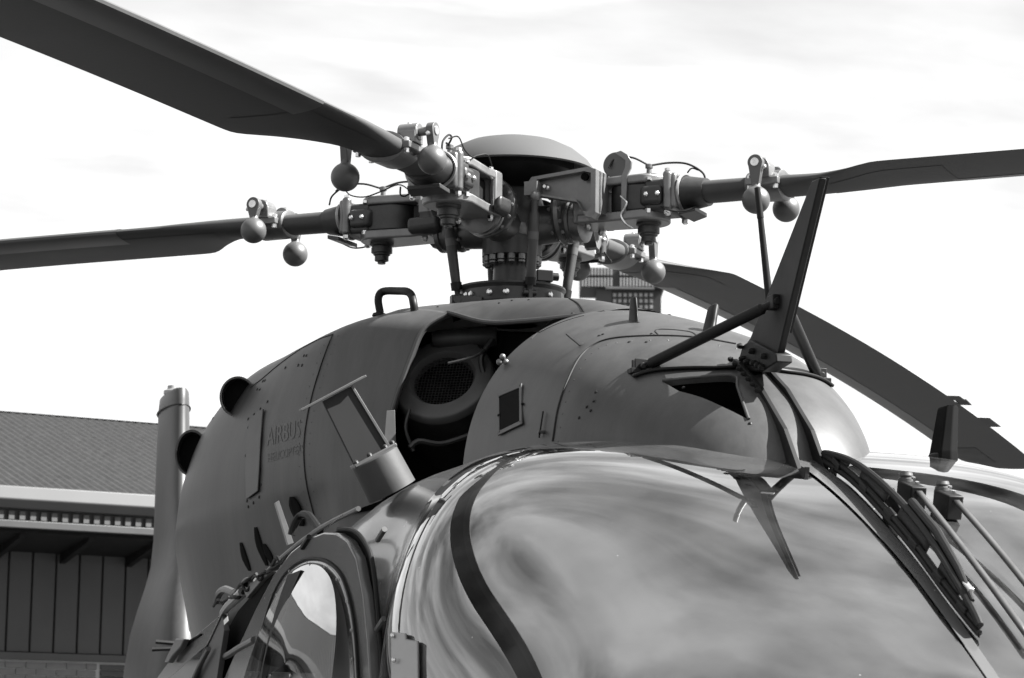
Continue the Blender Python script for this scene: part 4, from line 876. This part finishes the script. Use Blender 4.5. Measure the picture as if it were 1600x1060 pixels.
for row in range(12):
    for cidx in range(14):
        a = xe-.225*(cidx+1)-(.11 if row % 2 else 0)+.11; 
        if a+.215 > xe: wdt = max(.03, xe-a)
        else: wdt = .213
        z = wb-.085-.0705*(row+1)
        if bme is None:
            o = MB().box((0, 0, 0), (.213, .03, .06)).build('brick', 'brick', None, bevel=.003); bme = o.data
        else:
            o = bpy.data.objects.new('brick', bme); COL.objects.link(o)
        if wdt < .05: bpy.data.objects.remove(o); continue
        c_ = bp(a+wdt/2, WN+.003+random.uniform(-.003, .003), z+.03)
        o.parent = mo
        mo_rot = math.atan2(bu.y, bu.x); o.rotation_euler = (0, 0, mo_rot); o.location = c_; o.scale = (wdt/.213, 1, 1)
        if bme.users == 1: pass
for i in range(9):
    z = wb-.10-i*.06; bprism([bp(xe+.04, WN+.002, z-.05), bp(xe+.04, WN+.045, z-.05), bp(xe+.04, WN+.015, z), bp(xe+.04, WN+.002, z)], bu*.9, 'louvre_slat', 'panel', smooth=0)

# ================================================================== far tower seen behind the mast
TD = 420.
tA = P(978, 485, d=TD); tbu = rt.copy(); tbu.z = 0; tbu.normalize(); tbn = Vector((-fw.x, -fw.y, 0)).normalized()
tw = empty('tower', (tA.x, tA.y, 0), 'distant office tower with overhanging slatted crown, seen under the rear rotor blade', 'tower')
TO = Vector((tA.x, tA.y, 0)); pm = TD/FPX
def tp_(px, n, py): q = P(px, py, d=TD); return TO+tbu*((q-TO).dot(tbu))+tbn*n+Vector((0, 0, q.z))
def tprism(poly, d, name, m_, **k):
    o = MB().prism(poly, d).build(name, m_, None, smooth=0, **k); o.parent = tw; o.matrix_parent_inverse = Matrix.Translation(-tw.location); return o
def tbox(x0, x1, y0, y1, n0, n1, name, m_, **k):
    a, b = tp_(x0, n0, y0), tp_(x1, n0, y1); zt_, zb_ = max(a.z, b.z), min(a.z, b.z)
    ua, ub = (a-TO).dot(tbu), (b-TO).dot(tbu)
    return tprism([TO+tbu*ua+tbn*n0+Vector((0, 0, zb_)), TO+tbu*ub+tbn*n0+Vector((0, 0, zb_)), TO+tbu*ub+tbn*n0+Vector((0, 0, zt_)), TO+tbu*ua+tbn*n0+Vector((0, 0, zt_))], tbn*(n1-n0), name, m_, **k)
tbox(936, 1024, 446, 1180, -8, 0, 'shaft', 'towerd'); tbox(933, 946, 449, 1180, -7.9, .25, 'corner_pier', 'tower')
tbox(908, 1038, 418, 452, -9, 1.0, 'crown', 'towerd')
mbx = None
for r_, (y0, y1) in enumerate(((419, 431), (435, 449))):
    for i in range(26):
        x = 909+i*4.97
        if 957 < x < 966 and r_ < 2 and 957 < x < 964: continue
        tbox(x, x+2.7, y0, y1, 1.0, 1.35, 'crown_fin', 'pane')
tbox(946, 1022, 449, 453, .3, 1.2, 'crown_ledge', 'pane')
for rr in range(4):
    for cc in range(9):
        tbox(950+cc*8.2, 954.5+cc*8.2, 458+rr*9.5, 463.5+rr*9.5, 0, .15, 'window', 'pane')
far = MB()                                          # the storeys further down, hidden from here by the helicopter
for rr in range(4, 60):
    for cc in range(9):
        a, b = tp_(950+cc*8.2, 0, 458+rr*9.5), tp_(954.5+cc*8.2, 0, 463.5+rr*9.5)
        if b.z > 2: far.prism([Vector((a.x, a.y, b.z)), Vector((b.x, b.y, b.z)), Vector((b.x, b.y, a.z)), Vector((a.x, a.y, a.z))], tbn*.15)
o = far.build('lower_windows', 'pane', None, smooth=0, kind='stuff'); o.parent = tw; o.matrix_parent_inverse = Matrix.Translation(-tw.location)
